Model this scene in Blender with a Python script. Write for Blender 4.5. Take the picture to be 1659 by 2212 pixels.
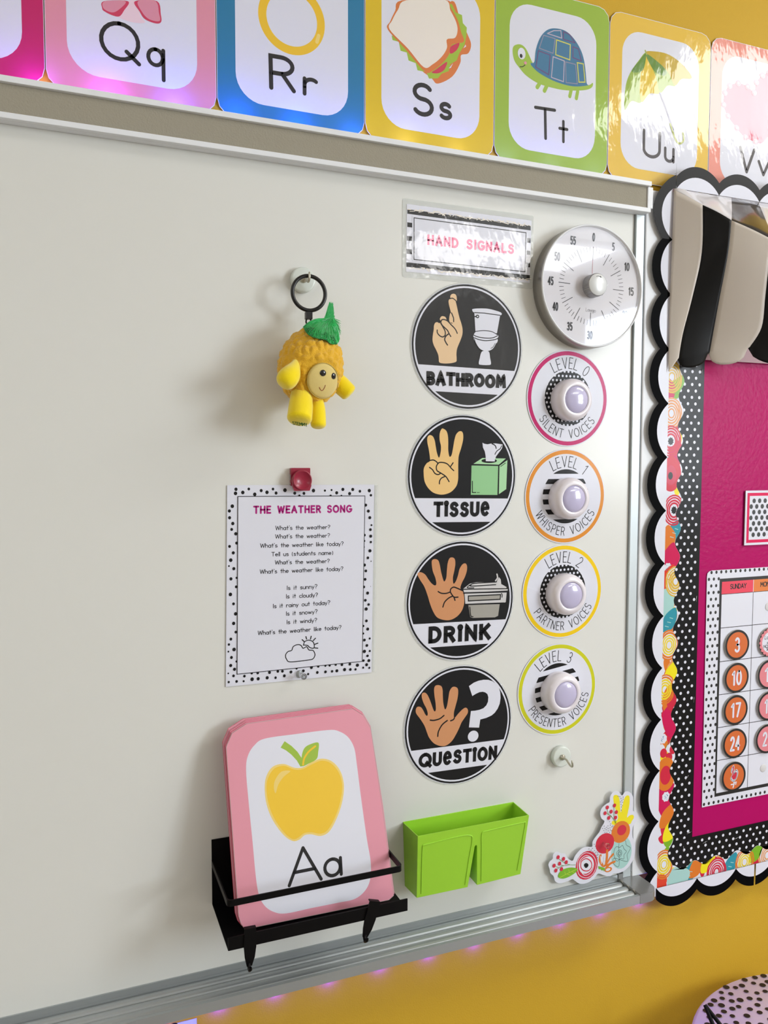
import bpy, bmesh, math, random
from math import sin, cos, pi, radians, sqrt, hypot, atan2
from mathutils import Vector, Matrix, noise
from mathutils.geometry import tessellate_polygon
random.seed(7)
S = bpy.context.scene
for ob_ in list(bpy.data.objects): bpy.data.objects.remove(ob_)
COL = S.collection
HALF = pi / 2

# ---------------------------------------------------------------- camera
cam = bpy.data.cameras.new('camera'); camo = bpy.data.objects.new('camera', cam); COL.objects.link(camo)
yaw, pit, rol = 0.3830222, -0.0622392, 0.0016079
F = Vector((sin(yaw) * cos(pit), cos(yaw) * cos(pit), sin(pit)))
Rt = Vector((cos(yaw), -sin(yaw), 0)); Up = Rt.cross(F)
R3 = Rt * cos(rol) + Up * sin(rol); U3 = Up * cos(rol) - Rt * sin(rol)
mt = Matrix((R3, U3, -F)).transposed().to_4x4(); mt.translation = (0, -1.1, 1.5)
camo.matrix_world = mt
cam.sensor_fit = 'VERTICAL'; cam.sensor_height = 24; cam.sensor_width = 24; cam.lens = 24 * 1730.405 / 2212
cam.clip_start = .02
S.camera = camo

# ---------------------------------------------------------------- world, lights, exposure
w = bpy.data.worlds.new('sky'); S.world = w; w.use_nodes = True
w.node_tree.nodes['Background'].inputs[0].default_value = (.62, .78, 1, 1)
w.node_tree.nodes['Background'].inputs[1].default_value = 1.0

def area(name, loc, rot, sx, sy, watts, col):
    l = bpy.data.lights.new(name, 'AREA'); l.shape = 'RECTANGLE'; l.size = sx; l.size_y = sy; l.energy = watts; l.color = col
    o = bpy.data.objects.new(name, l); COL.objects.link(o); o.location = loc; o.rotation_euler = rot
    return o
WIN = [(-3.55, -2.15, 1.3, 2.5)]     # y0, y1, z0, z1 of the window in the right wall
RX = 3.3
area('window_daylight', (RX + .12, -2.85, 1.9), (0, HALF, 0), 1.2, 1.4, 92, (.88, .94, 1))
CEIL = 2.75
PAN = [(2.38, -1.04), (2.4, -3.1), (-1.7, -1.2), (-1.7, -3.1)]
for i, (x, y) in enumerate(PAN):
    area('ceiling_light_lamp', (x, y, CEIL - .03), (0, 0, 0), 1.2, .56, [18, 13, 9, 11][i], (1, .98, .96))
S.view_settings.view_transform = 'Standard'; S.view_settings.look = 'None'; S.view_settings.gamma = 1
S.view_settings.exposure = 0.58; S.view_settings.use_curve_mapping = False

# ---------------------------------------------------------------- materials
PAL = dict(ink=(13, 14, 18), softink=(24, 24, 28), greyink=(70, 66, 70), paper=(224, 227, 240), tan1=(232, 200, 158), tan2=(236, 198, 132), tan3=(208, 148, 104),
 boxgreen=(150, 205, 150), boxgreen2=(172, 220, 172), steel=(165, 163, 156), paleg=(208, 208, 210),
 gown1=(222, 146, 166), gown2=(238, 212, 222), gown3=(206, 56, 92), gold=(240, 196, 40), gold2=(246, 218, 120),
 crust=(218, 122, 58), lettuce=(160, 192, 56), tomato=(206, 52, 84), bread=(238, 232, 222), leafg=(158, 192, 66), shell=(56, 118, 156),
 sh1=(140, 142, 166), sh2=(206, 206, 92), sh3=(190, 180, 200), sh4=(106, 66, 120), um1=(150, 178, 56), um2=(228, 196, 50), um3=(198, 168, 30), um4=(96, 140, 44), um5=(168, 178, 84),
 heart=(226, 118, 142), heart2=(236, 150, 168), pinkcard=(226, 152, 170), apple=(242, 200, 52), apple2=(240, 212, 122), berry=(172, 30, 124), rosetext=(236, 92, 142),
 fyel=(240, 226, 20), fmint=(168, 212, 208), forange=(222, 122, 34), fred=(208, 34, 64), fred2=(206, 28, 58), fred3=(222, 62, 34), fgreen=(122, 182, 34), fgreen2=(190, 214, 60), fstem=(110, 150, 60),
 fmag=(206, 4, 84), fteal=(44, 148, 168), cream=(228, 160, 100), yellow=(236, 210, 40), yellow2=(220, 180, 60), discor=(212, 104, 40), discpk=(226, 132, 142),
 hdr=(232, 56, 84), hdo=(226, 124, 50), magenta=(178, 0, 98), hotpink=(222, 18, 88), wallyellow=(206, 166, 42),
 c_p=(196, 14, 98), c_q=(226, 148, 166), c_r=(24, 122, 166), c_s=(222, 190, 20), c_t=(152, 186, 56), c_u=(230, 190, 60), c_v=(234, 146, 130), lime=(206, 208, 30), lvyellow=(244, 206, 10), lvorange=(226, 146, 46), lvpink=(196, 22, 106))
def lin(c):
    r = []
    for v in c:
        v /= 255; r.append(v / 12.92 if v < .04045 else ((v + .055) / 1.055) ** 2.4)
    return (*r, 1)
_m = {}
def mat(name, col=None, rough=.5, metal=0., coat=0., crough=.05, bump=None, spec=.5, emit=None, trans=0., sheen=0., alpha=1., ior=1.45):
    """one principled material; bump = (noise scale, distance m, detail, optional stretch)"""
    if name in _m: return _m[name]
    m = bpy.data.materials.new(name); m.use_nodes = True; nt = m.node_tree; b = nt.nodes['Principled BSDF']
    b.inputs['Base Color'].default_value = lin(col or (200, 200, 200)); b.inputs['Roughness'].default_value = rough
    b.inputs['Metallic'].default_value = metal; b.inputs['Specular IOR Level'].default_value = spec
    b.inputs['Coat Weight'].default_value = coat; b.inputs['Coat Roughness'].default_value = crough
    b.inputs['Transmission Weight'].default_value = trans; b.inputs['IOR'].default_value = ior
    b.inputs['Sheen Weight'].default_value = sheen; b.inputs['Alpha'].default_value = alpha
    if emit: b.inputs['Emission Color'].default_value = (*emit[0], 1); b.inputs['Emission Strength'].default_value = emit[1]
    if bump:
        g = nt.nodes.new('ShaderNodeNewGeometry'); mp = nt.nodes.new('ShaderNodeMapping'); n = nt.nodes.new('ShaderNodeTexNoise'); bp = nt.nodes.new('ShaderNodeBump')
        nt.links.new(g.outputs['Position'], mp.inputs[0]); nt.links.new(mp.outputs[0], n.inputs['Vector'])
        if len(bump) > 3: mp.inputs['Scale'].default_value = bump[3]
        n.inputs['Scale'].default_value = bump[0]; n.inputs['Detail'].default_value = bump[2]
        bp.inputs['Distance'].default_value = bump[1]; bp.inputs['Strength'].default_value = 1
        nt.links.new(n.outputs['Fac'], bp.inputs['Height'])
        nt.links.new(bp.outputs[0], b.inputs['Coat Normal' if coat else 'Normal'])
        if coat and rough < .4: nt.links.new(bp.outputs[0], b.inputs['Normal'])
    _m[name] = m
    return m
def pm(c, fin='matte'):
    """printed ink c on a sheet with finish fin: matte paper, lam (laminated film), card (satin)"""
    k = c + '_' + fin
    if fin == 'lam': return mat(k, PAL[c], .6, coat=.8, crough=.06, bump=(24, .0016, 4, (1, 1, .45)))
    if fin == 'gloss': return mat(k, PAL[c], .6, coat=.2, crough=.16, bump=(14, .0006, 2), spec=.25)
    if fin == 'card': return mat(k, PAL[c], .5, coat=.25, crough=.3)
    return mat(k, PAL[c], .75, spec=.3)
black_metal = mat('black_powder_coat', (5, 5, 7), .45, spec=.18, bump=(900, .00002, 2))
bk_dull = mat('border_black_matte', (4, 5, 7), .6, spec=.05)
steel = mat('brushed_aluminium', (172, 178, 180), .4, metal=.6, bump=(60, .00004, 3, (.05, 1, 1)))
alu = mat('anodised_frame', (196, 205, 208), .42, metal=.35)
white_alu = mat('white_aluminium', (234, 238, 243), .4)

# ---------------------------------------------------------------- object helpers
def link(name, me, parent=None):
    o = bpy.data.objects.new(name, me); COL.objects.link(o)
    if parent: o.parent = parent
    return o
def tag(o, label=None, cat=None, group=None, kind=None):
    if label: o['label'] = label
    if cat: o['category'] = cat
    if group: o['group'] = group
    if kind: o['kind'] = kind
    return o
def thing(name, loc, label, cat, group=None, rot=(0, 0, 0)):
    o = link(name, None); o.location = loc; o.rotation_euler = rot; o.empty_display_size = .02
    return tag(o, label, cat, group)
def wallthing(name, x, z, y, label, cat, group=None, spin=0):
    """a flat thing on the wall: its local x runs right, local y up, local z out into the room"""
    return thing(name, (x, y, z), label, cat, group, (HALF, -spin, 0))
def kids(o): return [c for c in bpy.data.objects if c.parent is o]
def dup(root, parent=None):
    c = root.copy(); COL.objects.link(c)
    if parent: c.parent = parent
    for ch in kids(root): dup(ch, c)
    return c

def smooth_pts(P, closed, n=5):
    out = []; N = len(P)
    for i in range(N if closed else N - 1):
        if closed: a, b, c, d = P[i - 1], P[i], P[(i + 1) % N], P[(i + 2) % N]
        else: a, b, c, d = P[max(i - 1, 0)], P[i], P[i + 1], P[min(i + 2, N - 1)]
        for k in range(n):
            t = k / n; t2 = t * t; t3 = t2 * t
            out.append(tuple(.5 * (2 * b[j] + (c[j] - a[j]) * t + (2 * a[j] - 5 * b[j] + 4 * c[j] - d[j]) * t2 + (3 * b[j] - a[j] - 3 * c[j] + d[j]) * t3) for j in range(len(b))))
    if not closed: out.append(tuple(P[-1]))
    return out
def circle(cx, cy, rx, ry=None, n=48, a0=0, a1=2 * pi):
    ry = rx if ry is None else ry
    return [(cx + rx * cos(a0 + (a1 - a0) * i / n), cy + ry * sin(a0 + (a1 - a0) * i / n)) for i in range(n)]
def pairs(v): return [(v[i], v[i + 1]) for i in range(0, len(v), 2)]
def rrect(x0, y0, x1, y1, r, n=7, ch=False):
    P = []
    for cx, cy, a in ((x1 - r, y1 - r, 0), (x0 + r, y1 - r, 90), (x0 + r, y0 + r, 180), (x1 - r, y0 + r, 270)):
        for k in range(n + 1): P.append((cx + r * cos(radians(a + 90 * k / n)), cy + r * sin(radians(a + 90 * k / n))))
    return P

class MB:
    """mesh builder; metres unless scale says otherwise"""
    def __init__(s, k=1.): s.v = []; s.f = []; s.m = []; s.mats = []; s.k = k; s.sm = []
    def mi(s, m):
        if m not in s.mats: s.mats.append(m)
        return s.mats.index(m)
    def face(s, idx, m, smooth=False): s.f.append(tuple(idx)); s.m.append(s.mi(m)); s.sm.append(smooth)
    def pts(s, P): b = len(s.v); s.v += [tuple(c * s.k for c in p) for p in P]; return b
    def poly(s, P, z, m):
        """flat polygon facing +z"""
        if len(P) < 3: return
        if sum(P[i - 1][0] * P[i][1] - P[i][0] * P[i - 1][1] for i in range(len(P))) < 0: P = P[::-1]
        b = s.pts([(p[0], p[1], z) for p in P])
        for t in tessellate_polygon([[Vector((p[0], p[1], 0)) for p in P]]):
            a, c, d = t
            x = (P[c][0] - P[a][0]) * (P[d][1] - P[a][1]) - (P[d][0] - P[a][0]) * (P[c][1] - P[a][1])
            if abs(x) < 1e-12: continue
            s.face([b + a, b + c, b + d] if x > 0 else [b + a, b + d, b + c], m)
    def slab(s, P, z0, z1, m, mside=None):
        """polygon extruded from z0 to z1"""
        if sum(P[i - 1][0] * P[i][1] - P[i][0] * P[i - 1][1] for i in range(len(P))) < 0: P = P[::-1]
        s.poly(P, z1, m); n = len(P)
        b0 = s.pts([(p[0], p[1], z0) for p in P]); b1 = s.pts([(p[0], p[1], z1) for p in P])
        for i in range(n):
            j = (i + 1) % n; s.face([b0 + i, b0 + j, b1 + j, b1 + i], mside or m)
        nf = len(s.f); s.poly(P, z0, mside or m)
        for q in range(nf, len(s.f)): s.f[q] = s.f[q][::-1]
    def stroke(s, P, w, z, m, closed=False, cap='round'):
        Q = [P[0]]
        for p in P[1:]:
            if hypot(p[0] - Q[-1][0], p[1] - Q[-1][1]) > 1e-5: Q.append(p)
        if closed and hypot(Q[0][0] - Q[-1][0], Q[0][1] - Q[-1][1]) < 1e-5: Q.pop()
        P = Q; N = len(P); h = w / 2
        if N < 2: return s.poly(circle(P[0][0], P[0][1], h, n=12), z, m)
        if not closed and cap == 'square':
            for e, f_ in ((0, 1), (-1, -2)):
                d = (P[e][0] - P[f_][0], P[e][1] - P[f_][1]); l = hypot(*d); P[e] = (P[e][0] + d[0] / l * h * .9, P[e][1] + d[1] / l * h * .9)
        def nrm(a, b):
            dx, dy = b[0] - a[0], b[1] - a[1]; l = hypot(dx, dy) or 1; return (-dy / l, dx / l)
        for i in range(N if closed else N - 1):
            a, b = P[i], P[(i + 1) % N]; n1 = nrm(a, b)
            def off(pt, prev):
                if prev is None: return n1[0] * h, n1[1] * h
                mx, my = n1[0] + prev[0], n1[1] + prev[1]; q = mx * n1[0] + my * n1[1]
                if q < .8: return n1[0] * h, n1[1] * h
                return mx / q * h, my / q * h
            pa = nrm(P[i - 1], a) if (i > 0 or closed) else None
            pb = nrm(b, P[(i + 2) % N]) if (i < N - 2 or closed) else None
            oa = off(a, pa); ob = off(b, pb)
            k = s.pts([(a[0] - oa[0], a[1] - oa[1], z), (b[0] - ob[0], b[1] - ob[1], z), (b[0] + ob[0], b[1] + ob[1], z), (a[0] + oa[0], a[1] + oa[1], z)])
            s.face([k, k + 1, k + 2, k + 3], m)
            if pa is not None:
                mx, my = n1[0] + pa[0], n1[1] + pa[1]
                if mx * n1[0] + my * n1[1] < .8: s.join(a, pa, n1, h, z, m, cap)
        if not closed and cap == 'round':
            for e, f_ in ((0, 1), (-1, -2)):
                a = atan2(P[e][1] - P[f_][1], P[e][0] - P[f_][0])
                s.poly([(P[e][0] + h * cos(a - HALF + pi * k / 8), P[e][1] + h * sin(a - HALF + pi * k / 8)) for k in range(9)], z, m)
    def join(s, a, n0, n1, h, z, m, cap):
        if cap == 'round': s.poly(circle(a[0], a[1], h, n=14), z + .002, m); return
        sg = -1 if n0[0] * n1[1] - n0[1] * n1[0] > 0 else 1
        mx, my = n0[0] + n1[0], n0[1] + n1[1]; q = max(mx * n1[0] + my * n1[1], .35)
        s.poly([a, (a[0] + sg * n0[0] * h, a[1] + sg * n0[1] * h), (a[0] + sg * mx / q * h, a[1] + sg * my / q * h), (a[0] + sg * n1[0] * h, a[1] + sg * n1[1] * h)], z + .002, m)
    def box(s, x0, x1, y0, y1, z0, z1, m):
        b = s.pts([(x, y, z) for x in (x0, x1) for y in (y0, y1) for z in (z0, z1)])
        for q in ((0, 1, 3, 2), (4, 6, 7, 5), (0, 4, 5, 1), (2, 3, 7, 6), (0, 2, 6, 4), (1, 5, 7, 3)): s.face([b + i for i in q], m)
    def grid(s, rows, m, smooth=True, close_u=False, close_v=False):
        """rows of equal length lists of 3d points; m a material or f(i,j)"""
        nu = len(rows); nv = len(rows[0]); b = s.pts([p for r in rows for p in r])
        for i in range(nu if close_u else nu - 1):
            for j in range(nv if close_v else nv - 1):
                i2, j2 = (i + 1) % nu, (j + 1) % nv
                s.face([b + i * nv + j, b + i * nv + j2, b + i2 * nv + j2, b + i2 * nv + j], m(i, j) if callable(m) else m, smooth)
    def lathe(s, prof, m, n=48, c=(0, 0), smooth=True, cap=True):
        """prof: (radius, z) pairs spun about z; m may be a function of the ring index"""
        rows = [[(c[0] + r_ * cos(2 * pi * k / n), c[1] + r_ * sin(2 * pi * k / n), z_) for k in range(n)] for r_, z_ in prof]
        s.grid(rows, m, smooth, close_v=True)
        for row, z_, flip in ((0, prof[0][1], True), (-1, prof[-1][1], False)):
            if cap and prof[row][0] > 2e-4:
                b = s.pts(rows[row]); q = list(range(b, b + n)); s.face(q[::-1] if flip else q, m(0 if flip else len(prof) - 2, 0) if callable(m) else m)
    def tube(s, P, r_, m, n=10, closed=False, caps=True, flat=1.):
        P = [Vector(p) for p in P]; N = len(P); rows = []; up = None
        for i in range(N):
            a = P[i - 1] if (i > 0 or closed) else P[i]; c = P[(i + 1) % N] if (i < N - 1 or closed) else P[i]
            t = (c - a).normalized()
            if up is None: up = Vector((0, 0, 1)) if abs(t.z) < .9 else Vector((0, 1, 0))
            x = up.cross(t).normalized(); y = t.cross(x).normalized(); up = y
            rr = r_[i] if isinstance(r_, (list, tuple)) else r_
            rows.append([tuple(P[i] + x * rr * cos(2 * pi * k / n) + y * rr * flat * sin(2 * pi * k / n)) for k in range(n)])
        s.grid(rows, m, True, close_u=closed, close_v=True)
        if caps and not closed:
            b = s.pts(rows[0]); s.face([b + k for k in range(n)][::-1], m); b = s.pts(rows[-1]); s.face([b + k for k in range(n)], m)
    def build(s, name, parent=None, bevel=0, recalc=False, merge=False):
        me = bpy.data.meshes.new(name); me.from_pydata(s.v, [], s.f)
        for m in s.mats: me.materials.append(m)
        me.polygons.foreach_set('material_index', s.m); me.polygons.foreach_set('use_smooth', s.sm)
        if recalc or merge:
            bm = bmesh.new(); bm.from_mesh(me)
            if merge: bmesh.ops.remove_doubles(bm, verts=bm.verts, dist=1e-6)
            bmesh.ops.recalc_face_normals(bm, faces=bm.faces); bm.to_mesh(me); bm.free()
        o = link(name, me, parent)
        if bevel:
            q = o.modifiers.new('bevel', 'BEVEL'); q.width = bevel; q.segments = 2; q.limit_method = 'ANGLE'; q.angle_limit = radians(40)
        return o

# ---------------------------------------------------------------- single-stroke alphabet (cap height 1)
def E(cx, cy, rx, ry, a0, a1, n=14): return [(cx + rx * cos(radians(a0 + (a1 - a0) * i / n)), cy + ry * sin(radians(a0 + (a1 - a0) * i / n))) for i in range(n + 1)]
O_ = lambda cx, cy, rx, ry: E(cx, cy, rx, ry, 90, 450, 22)
GL = {
 'A': (.66, [[(0, 0), (.33, 1), (.66, 0)], [(.12, .34), (.54, .34)]]),
 'B': (.52, [[(0, 0), (0, 1), (.25, 1)] + E(.25, .76, .23, .24, 90, -90) + [(0, .52)], [(.25, .52)] + E(.25, .26, .27, .26, 90, -90) + [(0, 0)]]),
 'C': (.6, [E(.38, .5, .38, .5, 52, 308)]),
 'D': (.6, [[(0, 0), (0, 1), (.2, 1)] + E(.2, .5, .4, .5, 90, -90) + [(0, 0)]]),
 'E': (.46, [[(.46, 1), (0, 1), (0, 0), (.46, 0)], [(0, .52), (.4, .52)]]),
 'G': (.66, [E(.38, .5, .38, .5, 52, 345) + [(.73, .45), (.45, .45)]]),
 'H': (.56, [[(0, 0), (0, 1)], [(.56, 0), (.56, 1)], [(0, .5), (.56, .5)]]),
 'I': (.04, [[(.02, 0), (.02, 1)]]),
 'K': (.54, [[(0, 0), (0, 1)], [(.5, 1), (0, .42)], [(.16, .6), (.54, 0)]]),
 'L': (.44, [[(0, 1), (0, 0), (.44, 0)]]),
 'M': (.72, [[(0, 0), (.06, 1), (.36, .35), (.66, 1), (.72, 0)]]),
 'N': (.58, [[(0, 0), (0, 1), (.58, 0), (.58, 1)]]),
 'O': (.76, [O_(.38, .5, .38, .5)]),
 'P': (.5, [[(0, 0), (0, 1), (.24, 1)] + E(.24, .74, .26, .26, 90, -90) + [(0, .48)]]),
 'Q': (.98, [O_(.49, .5, .49, .5), [(.66, .24), (.98, -.06)]]),
 'R': (.52, [[(0, 0), (0, 1), (.24, 1)] + E(.24, .74, .26, .26, 90, -90) + [(0, .48)], [(.26, .48), (.52, 0)]]),
 'S': (.54, [E(.28, .76, .24, .24, 30, 270) + E(.28, .26, .26, .26, 90, -150)]),
 'T': (.6, [[(0, 1), (.6, 1)], [(.3, 1), (.3, 0)]]),
 'U': (.6, [[(0, 1), (0, .3)] + E(.3, .3, .3, .3, 180, 360) + [(.6, 1)]]),
 'V': (.6, [[(0, 1), (.3, 0), (.6, 1)]]),
 'W': (.86, [[(0, 1), (.2, 0), (.43, .9), (.66, 0), (.86, 1)]]),
 'Y': (.58, [[(0, 1), (.29, .48), (.58, 1)], [(.29, .48), (.29, 0)]]),
 'a': (.5, [O_(.24, .3, .24, .3), [(.5, .6), (.5, 0)]]),
 'b': (.5, [[(0, 1), (0, 0)], O_(.25, .3, .24, .3)]),
 'c': (.42, [E(.27, .3, .27, .3, 50, 310)]),
 'd': (.5, [O_(.24, .3, .24, .3), [(.5, 1), (.5, 0)]]),
 'e': (.5, [[(.02, .32), (.48, .34)] + E(.25, .31, .24, .3, 12, 320)]),
 'g': (.5, [O_(.24, .3, .24, .3), [(.5, .6), (.5, -.1)] + E(.27, -.1, .23, .2, 0, -150)]),
 'h': (.44, [[(0, 1), (0, 0)], [(0, .35)] + E(.22, .38, .22, .22, 170, 0) + [(.44, 0)]]),
 'i': (.06, [[(.03, .58), (.03, 0)], [(.03, .86), (.03, .87)]]),
 'k': (.4, [[(0, 1), (0, 0)], [(.36, .58), (0, .22)], [(.12, .34), (.4, 0)]]),
 'l': (.04, [[(.02, 1), (.02, 0)]]),
 'm': (.7, [[(0, .6), (0, 0)], [(0, .35)] + E(.17, .42, .18, .18, 170, 0) + [(.35, 0)], [(.35, .35)] + E(.52, .42, .18, .18, 170, 0) + [(.7, 0)]]),
 'n': (.44, [[(0, .6), (0, 0)], [(0, .35)] + E(.22, .38, .22, .22, 170, 0) + [(.44, 0)]]),
 'o': (.5, [O_(.25, .3, .25, .3)]),
 'q': (.5, [O_(.24, .3, .24, .3), [(.5, .6), (.5, -.52)]]),
 'r': (.34, [[(0, .6), (0, 0)], [(0, .3)] + E(.22, .36, .22, .24, 175, 50)]),
 's': (.4, [E(.2, .45, .18, .15, 30, 270) + E(.2, .15, .2, .15, 90, -150)]),
 't': (.34, [[(.17, .95), (.17, .0)], [(0, .6), (.34, .6)]]),
 'u': (.44, [[(0, .6), (0, .22)] + E(.22, .22, .22, .22, 180, 360), [(.44, .6), (.44, 0)]]),
 'v': (.44, [[(0, .6), (.22, 0), (.44, .6)]]),
 'w': (.66, [[(0, .6), (.16, 0), (.33, .55), (.5, 0), (.66, .6)]]),
 'y': (.44, [[(0, .6), (.22, .02)], [(.44, .6), (.12, -.28)]]),
 '?': (.44, [E(.22, .77, .22, .23, 160, -60, 12) + [(.22, .45), (.22, .26)], [(.22, .02), (.22, .03)]]),
 "'": (.04, [[(.02, 1.0), (.02, .88)]]), '(': (.2, [E(.3, .4, .28, .62, 130, 230, 8)]), ')': (.2, [E(-.1, .4, .28, .62, 50, -50, 8)]), ' ': (.42, []),
 '0': (.56, [O_(.28, .5, .28, .5)]), '1': (.26, [[(0, .8), (.22, 1), (.22, 0)]]),
 '2': (.52, [E(.26, .74, .25, .26, 165, -35) + [(0, 0), (.52, 0)]]),
 '3': (.5, [E(.24, .76, .22, .24, 150, -80) + [(.18, .52)], [(.24, .52)] + E(.24, .26, .26, .26, 80, -150)]),
 '4': (.56, [[(.42, 0), (.42, 1), (0, .3), (.56, .3)]]),
 '5': (.5, [[(.46, 1), (.06, 1), (.03, .55)] + E(.24, .32, .26, .32, 130, -140)]),
 '7': (.5, [[(0, 1), (.5, 1), (.16, 0)]]),
 '8': (.52, [O_(.26, .76, .21, .24), O_(.26, .26, .26, .26)]),
}
GLC = dict(GL)    # letters of the word bands: e and U share the cap height, i nearly
GLC['e'] = (.62, [[(.05, .5), (.58, .56)] + E(.31, .5, .28, .5, 10, 310)])
GLC['i'] = (.1, [[(.05, .72), (.05, 0)], [(.05, .98), (.05, .985)]])
GLC['S'] = (.6, [E(.31, .77, .24, .23, 25, 270) + E(.29, .27, .27, .27, 90, -150)])
def text(mb, st, x0, y0, x1, y1, h, w, z, m, sp=.17):
    chunky = w / h > .21; G = GLC if chunky else GL
    if chunky: sp = .40; w *= 1.04
    elif w / h > .18 and len(st) > 8: sp = .36; w *= 1.12
    elif w / h < .115 and len(st) > 8: w *= 1.2
    ang = atan2(y1 - y0, x1 - x0); L = hypot(x1 - x0, y1 - y0) - w; H = h - w
    tot = sum(G[c][0] for c in st) + sp * (len(st) - 1); sx = L / tot; x = 0; ca, sa = cos(ang), sin(ang)
    rnd = random.Random(st)
    for c in st:
        gw, ss = G[c]; jy = rnd.uniform(-.03, .03) * H if chunky else 0
        for q in ss:
            P = [(w / 2 + (x + px) * sx, w / 2 + py * H + jy) for px, py in q]
            wd = w * 1.5 if (chunky and len(q) == 2 and abs(q[0][1] - q[1][1]) < .02 and q[0][0] == q[1][0]) else w
            mb.stroke([(x0 + px * ca - py * sa, y0 + px * sa + py * ca) for px, py in P], wd, z, m, cap='square' if chunky and wd == w else 'round')
        x += gw + sp
def arctext(mb, st, r0, r1, a0, a1, w, z, m, bottom=False):
    """letters between radii r0 and r1, from angle a0 to a1 (degrees clockwise from top, or anticlockwise from the bottom)"""
    tot = sum(GL[c][0] for c in st) + .3 * (len(st) - 1); x = 0; rm = (r0 + r1) / 2; H = r1 - r0
    k = radians(a1 - a0) * rm / tot
    for c in st:
        gw, ss = GL[c]; am = radians(a0) + (x + gw / 2) * k / rm
        for q in ss:
            P = []
            for px, py in q:
                u = (px - gw / 2) * k
                if not bottom: rr = r0 + py * H; P.append((rr * sin(am) + u * cos(am), rr * cos(am) - u * sin(am)))
                else: rr = r1 - py * H; P.append((rr * sin(am) + u * cos(am), -rr * cos(am) + u * sin(am)))
            mb.stroke(P, w, z, m)
        x += gw + .3

def art(mb, ops, fin, z=0., skip=0, bold=1.):
    """lay the printed shapes one over the other, a few hundredths of a millimetre apart (mm)"""
    for o in ops[skip:]:
        k, c = o[0], pm(o[1], fin)
        if k in 'fF': P = pairs(o[2]); mb.poly(smooth_pts(P, True) if k == 'F' else P, z, c); z += .03
        elif k in 'sS': P = pairs(o[2]); mb.stroke(smooth_pts(P, False) if k == 'S' else P, o[3] * bold, z, c); z += .012
        elif k in 'cC': P = pairs(o[2]); mb.stroke(smooth_pts(P, True) if k == 'C' else P, o[3], z, c, closed=True); z += .02
        elif k == 'd': mb.poly(circle(o[2][0], o[2][1], o[3], o[4], 20), z, c); z += .005 if o[3] < 4 else .02
        elif k == 'o': mb.stroke(circle(o[2][0], o[2][1], o[3], n=64), o[4], z, c, closed=True); z += .02
        elif k == 't': text(mb, o[3], *o[2], o[4], o[5], z, c); z += .008
    return z
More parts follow.
